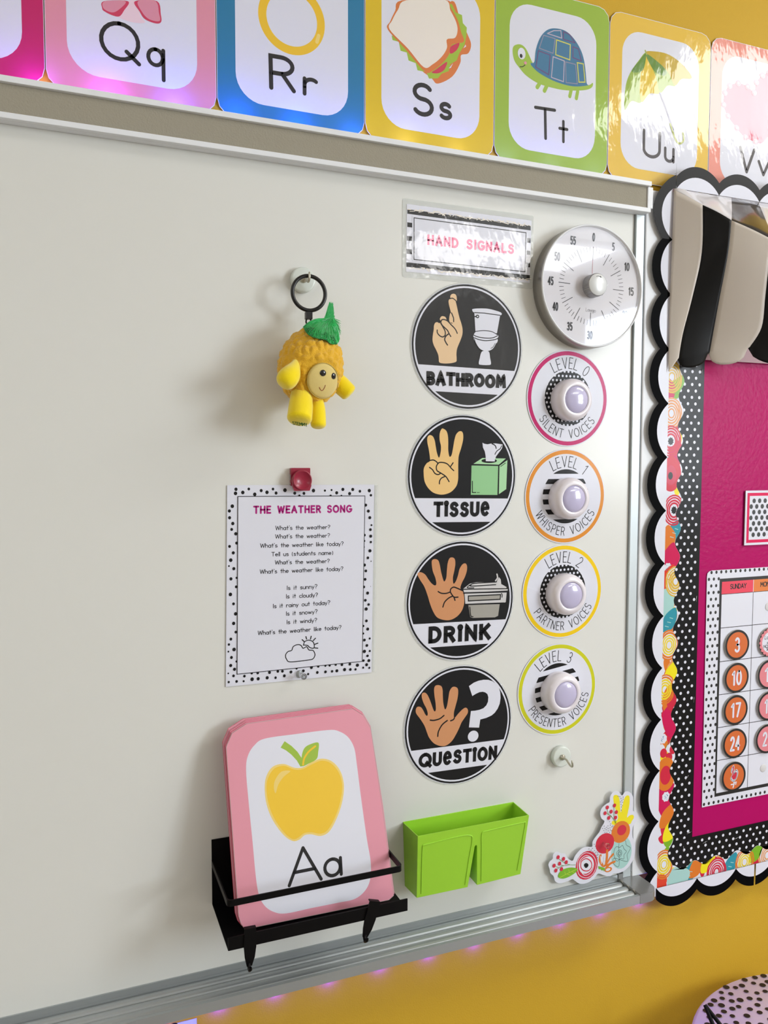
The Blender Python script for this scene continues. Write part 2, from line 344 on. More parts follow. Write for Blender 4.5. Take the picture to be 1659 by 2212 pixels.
# artwork of the flat prints: outlines in millimetres on each print, measured from its own origin
ART = {
'bathroom': [
 ('F','tan1',[-30.8,72.4,-29.4,76.3,-25.4,78,-21.5,76.7,-19.8,72,-20.3,66.9,-23.9,65.7,-28,66.6],0),
 ('F','tan1',[-48.1,38.4,-45.5,42.8,-41.4,43.3,-38,41.5,-37.3,37,-44.1,35.3],0),
 ('F','tan1',[-30.9,48.3,-27.8,46.1,-23.7,35.5,-32.1,36.4],0),
 ('F','tan1',[-32.8,68.6,-30.1,70.2,-25.3,69.8,-21.8,66.4,-20,61.1,-17.6,51.6,-14.8,42.1,-12,35,-9.8,26.7,-10,18.1,-13.1,9.4,-16.5,1.9,-18.9,-4.3,-19.8,-11.6,-19.4,-18.9,-20.2,-23.2,-27.3,-25.6,-38.2,-26.9,-46.4,-26.5,-49.1,-24.6,-49.5,-20.4,-50.5,-14.4,-53.9,-7.4,-58,-0.4,-60,6.7,-59.4,15.2,-58.1,22.4,-57.7,28.4,-55.5,32.8,-52.1,33.8,-48.8,32.6,-46.1,35.2,-43.4,38.4,-38.7,38.1,-33.2,36.1,-27.7,33.4,-26.4,36.5,-28.5,43.6,-29.9,50.8,-31.3,55.5,-33.1,61.4,-33.7,66.1],0),
 ('S','ink',[-30.7,70.2,-27.3,71.2,-23.2,69.3,-20.6,66.9],1.15),
 ('S','ink',[-28.5,49,-26.5,45,-25.1,41.4,-24.9,36.4],1.41),
 ('S','ink',[-46.1,34.6,-45.4,37.1,-42.1,38.5,-35.9,37.1,-29.1,31.5,-23.6,27,-20.8,23.5,-18.7,19.4],1.41),
 ('S','ink',[-47.4,35.1,-44,29.9,-39.3,26,-35.2,22.7,-32.4,18,-29.6,14],1.41),
 ('S','ink',[-52.3,22.2,-52,18,-48,14,-43.2,12.5,-39.2,15.2,-39.2,21.2,-42.6,27,-46.7,32.8],1.4),
 ('S','ink',[-33.8,17.3,-37.8,14,-39.8,9.1,-37.7,4.4,-35,0.9],1.54),
 ('f','paper',[10.1,53.6,55.4,51.8,50,23.6,12.5,22.5],0),
 ('F','paper',[6.8,55.2,7.9,57.7,20.5,59.4,34.6,59.8,47.4,58,57.2,55.4,56.4,51.6,44.7,52.1,27.6,53,10.8,52.4],0),
 ('s','ink',[10.8,52.4,27.6,52.8,44.7,51.9,55,51.5],1.06),
 ('F','paper',[10.4,14.5,14,6.1,21.1,-2.1,32.5,-5.2,42.4,-1,48.8,6.8,50.5,15,30.8,16.9],0),
 ('F','paper',[9,18.1,13.8,23.9,26.5,26.2,40.7,25.5,51.5,20.8,51.5,16.9,45.1,13.4,30.9,11,19.6,11.9,10.4,14.5],0),
 ('S','ink',[12.4,24.1,26.5,26.2,40.7,25.5,51,21.2],0.92),
 ('S','ink',[9.7,18.3,16.7,16.1,30.8,15,42.2,16.1,51,19.9],1.06),
 ('S','ink',[10.9,14.2,19.6,11.9,30.9,11.2,45.1,13.3,50.1,15.3],1.06),
 ('S','ink',[10.5,12.6,14,4.9,21.1,-2.7,32.5,-5.2,43.1,-1,49.2,8.1],0.79),
 ('S','ink',[46.6,7.9,43.8,2.8,39.5,-0.2],0.66),
 ('F','paper',[24,-5.7,35.6,-5.1,38.3,-14.8,39.8,-24.1,34.1,-25.9,22.8,-26.1,18.6,-24.7,19.9,-17],0),
 ('s','ink',[7.6,46.1,15,46.8],1.31),
 ('d','ink',[15.7,46.9],2.8,2.7),
 ('d','paper',[15.7,46.9],1.3,1.2),
 ('t','ink',[-69.7,-60.8,66.9,-60.8],'BATHROOM',21.1,5.76),
],
'tissue': [
 ('F','tan2',[-55.7,62,-51.6,60,-48.5,53.9,-46.8,45.4,-44.7,35.6,-41.3,28.1,-38.6,35.7,-38,45.5,-40.3,55.3,-40.1,65,-37.4,71.2,-34.7,72.2,-29.2,68.9,-26.4,61.6,-25.7,50.5,-25.6,39.4,-23.5,29.9,-20,32.1,-17.4,43.2,-15.4,54.3,-12.7,63,-7.9,68,-3,68.4,-0.5,64.4,-0.4,55.7,-3.5,43.3,-7.6,30.9,-8.4,18.5,-8.3,6.1,-8.6,-6.3,-12,-16.2,-21.7,-24.8,-35.4,-28.1,-49.1,-25.4,-58.6,-18.2,-64.7,-8.4,-66.5,2.6,-66.2,12.4,-61.5,19.7,-56.4,22.8,-56.4,28.3,-58.3,40.4,-60.6,50.2,-60.9,57.4,-58.8,61.1],0),
 ('S','ink',[-55.7,24,-50.7,24.6,-46,22.4,-42.6,19.1],1.42),
 ('S','ink',[-42.6,20,-38.5,21,-31.6,20.3,-26.1,17.9,-20.6,12.3,-16,8.4],1.43),
 ('s','ink',[-21.3,15,-17.2,20.4],1.44),
 ('S','ink',[-42.6,19.7,-45.5,14.8,-44.5,8.7,-38.4,5,-30.1,0,-26,-5,-23.9,-8.4],1.43),
 ('S','ink',[-57,13.4,-52,9.9,-47.9,4.4,-42.5,2.5,-38.4,4.4],1.42),
 ('S','ink',[-31.5,-0.6,-37,-3,-39.9,-7.3,-40.3,-11.6],1.43),
 ('f','boxgreen',[14.6,16.3,61.7,16.3,60.8,-29.9,13.7,-29],0),
 ('f','boxgreen2',[63.9,15.8,78.1,24.9,76.5,-20.9,63.4,-28.7],0),
 ('f','boxgreen2',[17.8,18.8,33.3,27.9,75.1,27.2,62.9,17.5],0),
 ('s','ink',[14.5,17.5,62.6,16.5,77.4,25.6],1.62),
 ('s','ink',[62.6,16.5,62,-29.7],1.63),
 ('d','ink',[45.5,23.6],13.8,3.5),
 ('f','paper',[33.3,51.5,36.6,49.9,42.3,49.2,48.1,50.3,56.7,50.7,69,49.2,68.4,43.9,65.8,40.1,61.9,35.6,57.7,30.6,55.8,26.1,55.3,22.6,39.5,22.9,39,31.1,37.5,38,34.1,44.2],0),
 ('S','ink',[50.2,50,53.8,48.6,56.5,46.3,57.5,42.9],1.35),
 ('S','ink',[67.2,47.1,64.8,42.6,59,38.8,55.5,33.7],1.08),
 ('s','ink',[16.2,-8,16.4,-25.5,22.5,-25.6],1.07),
 ('d','ink',[26,-25.7],0.9,0.8),
 ('d','ink',[28.3,-25.7],0.7,0.6),
 ('s','ink',[66.1,14.8,74.5,20.1],0.82),
 ('t','ink',[-50.2,-62,47.2,-63.5],'TiSSUe',23.8,5.56),
],
'drink': [
 ('F','tan3',[-73.9,47.3,-68.5,48.1,-61.7,44.2,-56.2,36.5,-50.7,30,-45.2,26.6,-42.8,29.5,-44.6,38.4,-48.8,48.6,-50.6,58.6,-50.3,65.4,-45.5,67.3,-40,65,-37.2,58,-35.1,47.9,-32.2,37.7,-29.4,31.9,-26,37.4,-25,48.6,-23.7,59.8,-20.7,67.2,-15.8,68.5,-11.6,65.6,-10.6,58,-12.2,48,-14.6,36.8,-13.4,27.7,-9.3,31.5,-5.8,40.1,-3.1,50.1,1.8,56.8,6.7,58.2,9.6,54.5,9.6,46.9,6.2,37,1.3,28.4,-1.4,19.7,3.6,13,5.3,2.8,4.9,-6.1,1,-16,-7.4,-24.3,-18.6,-28.6,-29.7,-27.8,-40.8,-23.2,-47.7,-13.9,-53.3,-1,-57.4,11.7,-63,25.7,-69.8,36,-74.1,43.6],0),
 ('S','ink',[-39.7,16.9,-34.2,14,-25.8,13.3,-18.9,15],1.58),
 ('S','ink',[-18.9,15,-18.2,19.4,-13.4,22.2,-6.4,19.9,2.1,15.9],1.6),
 ('S','ink',[-18.9,15,-15.4,9.7,-11.9,6.4,-5.5,6.2],1.6),
 ('s','ink',[-12.6,7,-10.7,1.5],1.6),
 ('S','ink',[-31.5,-7.7,-28.5,-0.1,-21.6,5.7,-15.4,8.1],1.59),
 ('f','steel',[12.5,-7.2,68.6,-9.6,65.9,-28.2,60.1,-30.2,21,-28.3,16,-26.6],0),
 ('f','paleg',[5.7,11,81.2,9.1,79.6,-7.1,74.5,-8.3,7.3,-5.6],0),
 ('f','paleg',[3.5,18.1,83.1,14.8,82.8,11.2,5,12.3],0),
 ('f','paleg',[3.5,18.7,14.8,26.1,26.2,27.6,60.9,26.1,71.9,21.9,80.8,16.9,80.1,15],0),
 ('f','steel',[12.4,6.8,69.9,5.5,69.3,-1.9,12.5,-0.9],0),
 ('c','ink',[12.4,6.8,69.9,5.5,69.3,-1.9,12.5,-0.9],1.77),
 ('s','ink',[3.5,17.9,83.1,14.4],1.23),
 ('s','ink',[4.3,12,82.4,9.4],1.77),
 ('s','ink',[6.6,-6.2,76,-8.4],1.77),
 ('S','ink',[60.9,26.1,23.3,26.1,16.9,23.9,19.1,22,60.9,21.9],1.22),
 ('S','ink',[15.5,24.4,10.6,20.9,12,19.5,22,19],1.21),
 ('f','paleg',[66.6,33.6,69.9,29.8,70.9,22.6,62.7,22.4,63,27.6],0),
 ('S','paleg',[62.9,38.5,64,32.7,60.6,28.3],1.92),
 ('s','ink',[15.1,-10.6,16.6,-22.2,17.4,-25.8,21,-26.3],1.08),
 ('S','ink',[71.4,7.4,72.9,5,72.6,1.1],1.11),
 ('t','ink',[-55.9,-63.2,52.7,-65.1],'DRiNK',26.5,6.45),
],
'question': [
 ('F','tan3',[-74.5,33.3,-71.8,37,-66.3,35.9,-62.2,30.6,-58.7,23.9,-55.7,21,-54.4,24.6,-56.7,32.5,-61.6,41.9,-64.6,51.1,-64.1,56.7,-60.3,58,-56.2,55.3,-52.3,48.5,-48.5,39.2,-45,29.9,-42.6,26.4,-40.6,29.4,-41.2,39.6,-43.1,51.3,-43.8,61.5,-41.8,66.4,-36.9,67.2,-31.4,64.7,-29.2,58.7,-28.7,48.5,-27.7,36.9,-24.8,27.6,-21.6,32.3,-19.3,43.6,-17.3,54.9,-13.1,60.9,-8.2,61.6,-3.3,58.5,-2.1,52,-3.4,41.8,-6.6,30.6,-9.3,20.6,-8.5,12.2,-1.5,18.4,5.6,24.1,11.2,26.2,14.9,23,14.9,17.1,10,10.6,4.3,3.5,0.1,-5,-5.5,-14.7,-12.5,-24.1,-22.3,-29.9,-32.1,-29.5,-43.3,-23.9,-51.7,-13.9,-55.8,-4.4,-60,6.3,-66.9,17.3,-73.8,26.9],0),
 ('S','ink',[-50,13.6,-43.5,12.5,-33.8,13.9,-26.6,18.2],1.73),
 ('S','ink',[-37.1,-13.5,-35.8,-5.7,-29.6,3.8,-20.8,9.5],1.74),
 ('S','ink',[-14.9,8.4,-10.6,9.5,-8.5,11.8],1.75),
 ('f','paper',[16.7,60,25.2,64.6,33.9,66.9,42.6,67.5,51.3,66.5,58.7,63.5,65.3,58.5,70.6,51.4,73.2,43.9,73.8,34.6,72.4,25.6,68.8,18.1,63.7,12.1,57.8,8.2,48.3,5.4,37.4,4.1,35.4,-8.8,17.3,-6.1,18.9,7.6,20.6,19.7,28.6,19.4,35.8,19.9,43,21.7,48.1,25.7,51,31.2,51.6,38.4,49.8,43.8,45.7,46.9,41.3,48.4,35.5,48.3,29,46.3,22.8,43.5],0),
 ('d','paper',[24.9,-21.2],9.5,8.9),
 ('t','ink',[-70,-59.6,68.3,-64.1],'QUeSTiON',22.8,5.45),
],
'card_q': [
 ('F','gown2',[-6.3,122.2,-12.3,108.5,-18.1,100.6,-1.1,97.3,14.4,100,8.7,107,5.1,123.6],0),
 ('F','gown3',[-35.6,116.1,-37.6,107.1,-34.9,103.9,-25.6,101,-17.1,101.4,-11.3,109.6,-6,122.3],0),
 ('F','gown1',[-34.3,116.3,-36.3,107.7,-26.5,104.4,-17.9,109.2,-9.2,121.6],0),
 ('F','gown3',[2.3,124,7.8,112.6,14.4,104.3,28,101.6,34.7,104.9,34.4,114.2,30,129.8],0),
 ('F','gown1',[6.1,124.8,11.7,111.5,20.3,105.1,32.7,105.6,32.1,115.6,28,129.4],0),
 ('t','softink',[-41.6,45.4,8.7,46.5],'Q',49.2,5.17),
 ('t','softink',[15.4,46.6,39.3,46.6],'q',38.2,4.9),
],
'card_r': [
 ('o','gold',[-1.4,143.5],41.7,11.3),
 ('s','gold2',[36.9,128.9,34.3,120],4.99),
 ('t','softink',[-34.2,44,3.6,44.7],'R',48.2,5.88),
 ('t','softink',[13.3,44.2,34.5,44.1],'r',39.7,5.5),
],
'card_s': [
 ('F','crust',[32.8,219,44.8,199.8,58.5,176.8,65,162.5,60.3,148.7,48.3,143.8,46.9,132,33.7,110.2,10.2,95.9,-0.1,101.7,-24.8,122.7,3.7,186.4],0),
 ('f','lettuce',[21.1,216.6,32.9,213.9,38.9,203.7,49.3,202,50.9,190.7,57.5,185.6,57,173.9,54.2,160.4,45.3,145.9,40.9,134.7,30.6,127.7,27.7,116.9,15.9,111,10.1,103.5,-4.5,100.5,-8.9,109.1,-23.3,109.1,-26.2,118.7,-37.6,120.4,-40.5,131.1,-50.3,131.8,-53.2,143.8,-63,144.4,-64.4,150.3,-24.9,155.5,3.7,199],0),
 ('F','crust',[-49.2,202.6,-58.9,186.2,-66.7,169.7,-70.5,157.8,-41.9,134.6,-11.7,109.4,1.3,112.7,18.7,128.1,29,142.8,33.3,156.5,52.6,164,48,177.3,41.9,194,29.9,209.5,22.5,218.1],0),
 ('F','tomato',[30.5,142.6,31,152.9,45.2,160.8,40.8,149.7],0),
 ('F','tomato',[-0.2,109.9,7.1,115.8,24.6,129.7,20.3,117.6,10.1,110.7],0),
 ('f','paper',[55.7,160.7,51.8,154.3,56.6,157.8],0),
 ('f','paper',[35,129.8,27.7,120.8,31.2,122.2],0),
 ('F','bread',[-42.1,204.1,-54.7,188.3,-63.9,171.5,-67.8,158.4,-39.1,137.2,-13.2,115.2,1.2,121.9,15.8,135.3,24.5,149.7,24.4,161.9,37.7,166.8,42,178.7,39,190.9,30,204.4,19.6,218],0),
 ('t','softink',[-32.4,43.9,4,44.8],'S',48.4,6.53),
 ('t','softink',[12.3,44.8,34.2,45.1],'s',40,6.36),
],
'card_t': [
 ('s','leafg',[-25.9,125.6,-29.6,120],6.3),
 ('s','leafg',[-12.3,124.8,-16.3,116.8],6.34),
 ('s','leafg',[33.4,126,31,116.3],5.88),
 ('s','leafg',[45.9,126.8,43.5,115.2],5.92),
 ('F','leafg',[-74.6,166.7,-71.7,175,-61,178.8,-51.7,174.9,-43.7,163.5,-37.4,154.3,-24.7,146.2,-2.3,138.3,23.5,133.6,62.8,138.2,74.3,144.5,72.2,136.6,56.4,129.9,23.7,124.4,-2.1,123.9,-27.5,126.1,-49.5,134,-62,143.4,-71.4,153.2],0),
 ('F','shell',[-42,154.2,-35.5,157.2,-33,175.8,-25.5,195.4,-13.1,209.5,2.7,215.2,22,214.6,38.4,205.1,51.8,189.1,58.9,169.1,62.7,142.5,66.1,139.3,36.6,132.7,4.2,134.2,-24.6,141.5,-38.8,149.3],0),
 ('c','sh1',[-26.8,179.6,-19.3,200.5,2,199.4,-1.4,176.5],1.44),
 ('c','sh2',[4.6,198.1,30.5,195.7,29.9,172.3,3.4,175.3],1.74),
 ('c','sh3',[-12.4,204.5,-0.4,211.2,12.4,213.7,14.2,202.5],1.44),
 ('c','sh4',[17.2,212.8,28.5,211.1,39.2,200,17.4,201.6],1.46),
 ('c','sh4',[35.4,193.4,45.9,192,52.1,174.5,35.7,176.8],1.47),
 ('c','sh4',[-28.3,175.4,-6.7,172.9,-8.8,142.5,-32.6,149.9],1.43),
 ('c','sh3',[-1.3,171.3,19.6,168.6,18.6,136.7,-3.9,139.4],1.45),
 ('c','sh1',[21.9,167.7,40.8,167.2,44.7,137.8,23.5,136.2],1.47),
 ('c','sh2',[44,170.4,55.5,170.6,59.4,143,47.9,141],1.78),
 ('d','paper',[-58.6,165.4],6.9,8.7),
 ('d','ink',[-59.5,161.8],2.5,3.1),
 ('S','ink',[-61.1,145.3,-56.5,146.2,-52.2,149.5],1.13),
 ('d','gown1',[-51.7,152.7],2.5,2.3),
 ('t','softink',[-33.1,41.4,7.4,42.9],'T',50,4.93),
 ('t','softink',[11,41.8,29.8,42.2],'t',37.7,4.71),
],
'card_u': [
 ('F','um1',[-32.3,210.2,-47.7,195,-64.6,171.4,-72.7,148.1,-73.5,112.8,-60,128.8,-39.7,131,-38.2,167.8],0),
 ('F','um2',[-32.3,210.2,-43.4,166.8,-39.7,131,-23.4,146.8,-2,151.8,-11.8,177.9],0),
 ('F','um1',[-32.3,210.2,-11.8,177.9,-2,151.8,13.8,166.2,30.2,169.3,11.3,190.4],0),
 ('F','um3',[-32.3,210.2,11.3,190.4,28.4,169,42.7,181.9,64.8,187.8,45.7,205,16,216.4,-12.9,216.6],0),
 ('F','um4',[-32.3,209.6,-46,195.3,-61.2,176.1,-38.6,181.5],0),
 ('F','um4',[-32.3,209.6,-15.6,185.6,6.1,181.1,7.6,192.5],0),
 ('s','sh1',[-2,151.2,9.4,131.3,27.7,96.1],2.87),
 ('S','um5',[21.2,104.4,32.9,81.2,42.3,75.5,50.3,82.4,48.4,93.5],3.56),
 ('s','um5',[-34.1,214,-31.2,208.7],2.49),
 ('t','greyink',[-35.5,42.6,2.9,42.9],'U',46.1,5.39),
 ('t','greyink',[9.6,40.5,32.3,40.8],'u',39.5,5.16),
],
'card_v': [
 ('F','heart',[0.4,103.3,-23.9,107.2,-44.3,120.3,-64.7,137.6,-75.1,154.8,-73.1,175.5,-62.7,188.9,-43.3,196.6,-21.4,194.5,-6.2,186.8,-1.7,205.3,11.9,219.4,27.9,226.7,44.6,222.2,62.2,201.3,59.3,170.8,40.2,131.7,16.7,104.2],0),
 ('d','heart2',[0.4,103.3],6.1,5.3),
 ('d','heart2',[-23.9,107.2],6,5.3),
 ('d','heart2',[-44.3,120.3],6,5.3),
 ('d','heart2',[-64.7,137.6],5.9,5.2),
 ('d','heart2',[-75.1,154.8],5.9,5.2),
 ('d','heart2',[-73.1,175.5],5.9,5.2),
 ('d','heart2',[-62.7,188.9],5.9,5.2),
 ('d','heart2',[-43.3,196.6],6,5.2),
 ('d','heart2',[-21.4,194.5],6.1,5.3),
 ('d','heart2',[-6.2,186.8],6.1,5.3),
 ('d','heart2',[-1.7,205.3],6.1,5.3),
 ('d','heart2',[11.9,219.4],6.2,5.3),
 ('d','heart2',[27.9,226.7],6.2,5.3),
 ('d','heart2',[44.6,222.2],6.3,5.3),
 ('d','heart2',[62.2,201.3],6.3,5.4),
 ('d','heart2',[59.3,170.8],6.3,5.4),
 ('d','paper',[0.4,103.3],2.4,2.4),
 ('d','paper',[-23.9,107.2],2.4,2.4),
 ('d','paper',[-44.3,120.3],2.4,2.3),
 ('d','paper',[-64.7,137.6],2.4,2.3),
 ('d','paper',[-75.1,154.8],2.4,2.3),
 ('d','paper',[-73.1,175.5],2.4,2.3),
 ('d','paper',[-62.7,188.9],2.4,2.3),
 ('d','paper',[-43.3,196.6],2.4,2.3),
 ('d','paper',[-21.4,194.5],2.4,2.3),
 ('d','paper',[-6.2,186.8],2.4,2.3),
 ('d','paper',[-1.7,205.3],2.4,2.3),
 ('d','paper',[11.9,219.4],2.5,2.4),
 ('d','paper',[27.9,226.7],2.5,2.4),
 ('d','paper',[44.6,222.2],2.5,2.4),
 ('d','paper',[62.2,201.3],2.5,2.4),
 ('d','paper',[59.3,170.8],2.5,2.4),
 ('t','greyink',[-37.5,46,0.7,45.8],'V',45.8,5.87),
 ('t','greyink',[6.8,46,35.6,46.1],'v',41.8,5.61),
],
'card_a': [
 ('f','pinkcard',[-101.8,-0.4,-106.9,7.2,-109.5,17.5,-114.3,234.5,-105.3,251.7,-84.7,262,70.7,264.8,86,253.7,95.7,234.8,104.1,121,110.5,1.4,102.9,-4.2],0),
 ('F','paper',[-60.3,239.2,-75.5,232.2,-85.4,219.4,-89,200.7,-88,159.1,-85.7,107.4,-83.9,61.6,-80.9,37.6,-73.8,22.9,-61.8,13.1,-45.8,8.3,-10.7,8.2,27.2,7.7,52.4,8,68.8,16.3,77.5,30.5,79.9,53,76.7,85.6,72.7,143.9,70.3,188,68.2,210.3,60.4,226.1,47.2,236,31.6,239.7,-15,239.9],0),
 ('f','leafg',[-33,232.2,-39.2,224.4,-31.6,219.5,-24.5,212.9,-17.5,204.3,-12.8,195.2,-9.5,195.2,-9.4,205,-15.7,215.7,-23.7,224.7],0),
 ('F','leafg',[15.7,223.9,5,223.8,-4.9,219.7,-9.8,209.5,-10.8,195.7,-0.7,197.6,11.2,202.3,14.4,211.8],0),
 ('S','gold',[10.6,219.9,0.4,213.6,-6.5,205.5,-8.8,197.2],2.59),
 ('F','apple2',[-64.8,174.7,-61.1,189.9,-51.6,200.5,-36.5,202,-21.9,195.1,-9.6,193.7,3.2,198.8,18.9,201.8,34.1,195.6,45.2,180.5,48.7,160.1,43.7,137.4,33.9,117.5,22.1,102.6,9.3,98.9,-3.7,103.3,-13.2,103.7,-21,99.2,-30.4,98.9,-42.7,108.9,-56.1,130,-63.5,151.9],0),
 ('F','apple',[-62.5,174.3,-58.7,187.8,-49.5,197.9,-35.8,199.4,-22.1,192.6,-9.8,191.3,4,196,18.7,199.1,32,193.5,42.7,179,46,160.5,41.1,138.7,31.7,119.6,20.3,105.2,9.5,101.7,-3.5,105.9,-13.9,106.2,-22.7,101.8,-30.2,101.3,-40.7,110.6,-53.8,131.4,-61,153.3],0),
 ('F','apple2',[-27.5,191.2,-40,192.2,-49.4,183,-52.2,172.9,-50.2,164.9,-45.8,175.4,-37.7,184.8],0),
 ('t','softink',[-41.4,40.3,8.3,40.5],'A',49.4,4.44),
 ('t','softink',[9.8,42.1,37.6,41.6],'a',40.6,4.53),
],
'poster': [
 ('f','paper',[-105.1,141,111.2,139.8,106.9,-139.9,-110,-139.1],0),
 ('d','ink',[-93.1,135.3],2.2,2.4),
 ('d','ink',[-93.8,129.7],2.4,2.6),
 ('d','ink',[-83.7,130.8],2.4,2.6),
 ('d','ink',[-75.3,135.5],1.8,2),
 ('d','ink',[-67,128],2.4,2.6),
 ('d','ink',[-57.9,133.1],2.1,2.3),
 ('d','ink',[-49.7,130.6],2.4,2.6),
 ('d','ink',[-41.1,135],1.8,2),
 ('d','ink',[-36.7,129.4],2.1,2.3),
 ('d','ink',[-23.9,133.3],2.6,2.8),
 ('d','ink',[-9.7,128.9],2.2,2.3),
 ('d','ink',[3.8,128.4],2,2.2),
 ('d','ink',[17.9,132.2],2.5,2.7),
 ('d','ink',[35,132],1.6,1.7),
 ('d','ink',[45,132.7],1.5,1.5),
 ('d','ink',[52.8,128.6],2.3,2.4),
 ('d','ink',[62.2,133.4],2.3,2.4),
 ('d','ink',[77.4,133.1],2.3,2.4),
 ('d','ink',[72.6,127.2],2.3,2.4),
 ('d','ink',[88.5,130.4],2,2.1),
 ('d','ink',[103.2,131.2],2.5,2.6),
 ('d','ink',[105.7,124.3],1.9,1.9),
 ('d','ink',[-98.4,112.1],2.4,2.6),
 ('d','ink',[-102.5,105.6],2.1,2.3),
 ('d','ink',[-102.3,96.3],2.1,2.3),
 ('d','ink',[-98,88.2],2.2,2.4),
 ('d','ink',[-99.6,80.1],1.9,2.1),
 ('d','ink',[-94,73.9],2.2,2.4),
 ('d','ink',[-93,61],1.9,2.1),
 ('d','ink',[-102.8,56.7],1.9,2.1),
 ('d','ink',[-97.7,47.6],2.1,2.3),
 ('d','ink',[-101.3,37.6],2.4,2.6),
 ('d','ink',[-103.9,29.5],1.2,1.3),
 ('d','ink',[-97.2,25.6],2.1,2.3),
 ('d','ink',[-101.3,11.6],2.1,2.3),
 ('d','ink',[-93.4,12.6],1.5,1.6),
 ('d','ink',[-94.2,0.1],1.8,2),
 ('d','ink',[-102.3,-10],2.4,2.6),
 ('d','ink',[-98.1,-23.4],1.9,2.1),
 ('d','ink',[-95.4,-37.6],2.2,2.5),
 ('d','ink',[-98.2,-50.8],2.2,2.5),
 ('d','ink',[-95.4,-63.2],1.8,2),
 ('d','ink',[-102.3,-72.5],1.9,2.1),
 ('d','ink',[-105.1,-79.9],1.6,1.8),
 ('d','ink',[-98,-87.5],2.4,2.6),
 ('d','ink',[-105.9,-89.8],1.2,1.3),
 ('d','ink',[-101.7,-98.4],1.9,2.2),
 ('d','ink',[-94.8,-104.7],1.4,1.5),
 ('d','ink',[-102.9,-109.6],2.1,2.3),
 ('d','ink',[-97.7,-115.4],2.1,2.3),
 ('d','ink',[-106.4,-120.4],1,1.2),
 ('d','ink',[-99.1,-124.6],1.8,2),
 ('d','ink',[-105.9,-132.7],1.5,1.7),
 ('d','ink',[-94.9,-132.9],1.8,2),
 ('d','ink',[-85,-133.6],1.4,1.5),
 ('d','ink',[-83.8,-126.5],1.8,2),
 ('d','ink',[-73,-132],2.4,2.7),
 ('d','ink',[-73.4,-123.4],1.7,1.8),
 ('d','ink',[-64.3,-132.2],2.2,2.4),
 ('d','ink',[-64.9,-123.9],1.8,2),
 ('d','ink',[-51.4,-132.1],2.2,2.4),
 ('d','ink',[-48,-124.8],2,2.2),
 ('d','ink',[-39.3,-133.2],1.7,1.9),
 ('d','ink',[-35.9,-124.4],1.9,2),
 ('d','ink',[-29.2,-124.9],1.9,2),
 ('d','ink',[-26.5,-131.7],2,2.2),
 ('d','ink',[-16.8,-127.1],2.1,2.2),
 ('d','ink',[-8.4,-122.7],1.6,1.7),
 ('d','ink',[1.6,-127.3],2.1,2.2),
 ('d','ink',[8.8,-132.7],1.6,1.7),
 ('d','ink',[13.8,-123.6],2.1,2.2),
 ('d','ink',[22.6,-131.7],2,2.1),
 ('d','ink',[24.1,-122.9],1.8,1.9),
 ('d','ink',[35,-132],2,2.1),
 ('d','ink',[34.9,-122.9],1.6,1.7),
 ('d','ink',[41.4,-123.2],1.6,1.7),
 ('d','ink',[45.1,-132.2],1.8,1.9),
 ('d','ink',[52.5,-132.1],2.2,2.3),
 ('d','ink',[50.7,-122.9],1.7,1.7),
 ('d','ink',[64.4,-131.5],2.3,2.5),
 ('d','ink',[60.3,-123.8],2,2.1),
 ('d','ink',[73.4,-132.2],2,2.1),
 ('d','ink',[72.6,-124.1],2,2.1),
 ('d','ink',[81.5,-132.8],1.7,1.8),
 ('d','ink',[84.5,-126.8],2.4,2.5),
 ('d','ink',[93.6,-131.4],1.5,1.6),
 ('d','ink',[99,-127.4],2.2,2.3),
 ('d','ink',[103.3,-132.6],1.5,1.6),
 ('d','ink',[102.6,-121.6],2.2,2.3),
 ('d','ink',[94,-120.8],1.9,1.9),
 ('d','ink',[97.5,110],2.2,2.2),
 ('d','ink',[101.7,101.1],2.2,2.3),
 ('d','ink',[104,91.4],2.2,2.3),
 ('d','ink',[106.6,80.3],1.4,1.4),
 ('d','ink',[105,73.7],2,2.1),
 ('d','ink',[95.5,65.9],2,2.1),
 ('d','ink',[105.4,64],2.2,2.3),
 ('d','ink',[95.3,57.3],1.5,1.6),
 ('d','ink',[105.6,55.3],1.7,1.7),
 ('d','ink',[94.6,48.3],1.3,1.4),
 ('d','ink',[104.2,42.4],2.4,2.4),
 ('d','ink',[100.9,32.1],2,2.1),
 ('d','ink',[105.9,26.8],0.8,0.9),
 ('d','ink',[95.6,21.7],2.2,2.3),
 ('d','ink',[97.7,12.9],2,2.1),
 ('d','ink',[96.6,0.4],2,2.1),
 ('d','ink',[94.5,-10.8],2,2.1),
 ('d','ink',[105.1,-10.6],0.5,0.5),
 ('d','ink',[100.5,-20.2],2.2,2.3),
 ('d','ink',[97,-30.8],2,2.1),
 ('d','ink',[102.2,-37.4],1.9,1.9),
 ('d','ink',[98.3,-43.8],2.4,2.5),
 ('d','ink',[98.7,-61.6],2,2.1),
 ('d','ink',[93.6,-68.9],1.7,1.8),
 ('d','ink',[100.7,-74],2.2,2.3),
 ('d','ink',[93.6,-80.1],1.5,1.6),
 ('d','ink',[95.5,-90.1],2,2.1),
 ('d','ink',[103.9,-88.4],1.5,1.6),
 ('d','ink',[99.4,-98.5],2,2.1),
 ('d','ink',[95.5,-107.1],2.4,2.5),
 ('d','ink',[104,-107.2],1.5,1.6),
 ('d','ink',[100.4,-114.2],1.9,1.9),
 ('d','ink',[-3,125.2],1.6,1.7),
 ('d','ink',[43.5,124.5],1.6,1.7),
 ('d','ink',[59.9,124.3],1.3,1.4),
 ('f','paper',[-90.3,125.1,95.8,123.2,91.6,-121.2,-93.9,-122.3],0),
 ('c','ink',[-90.6,125.4,96.1,123.5,91.9,-121.6,-94.2,-122.6],0.94),
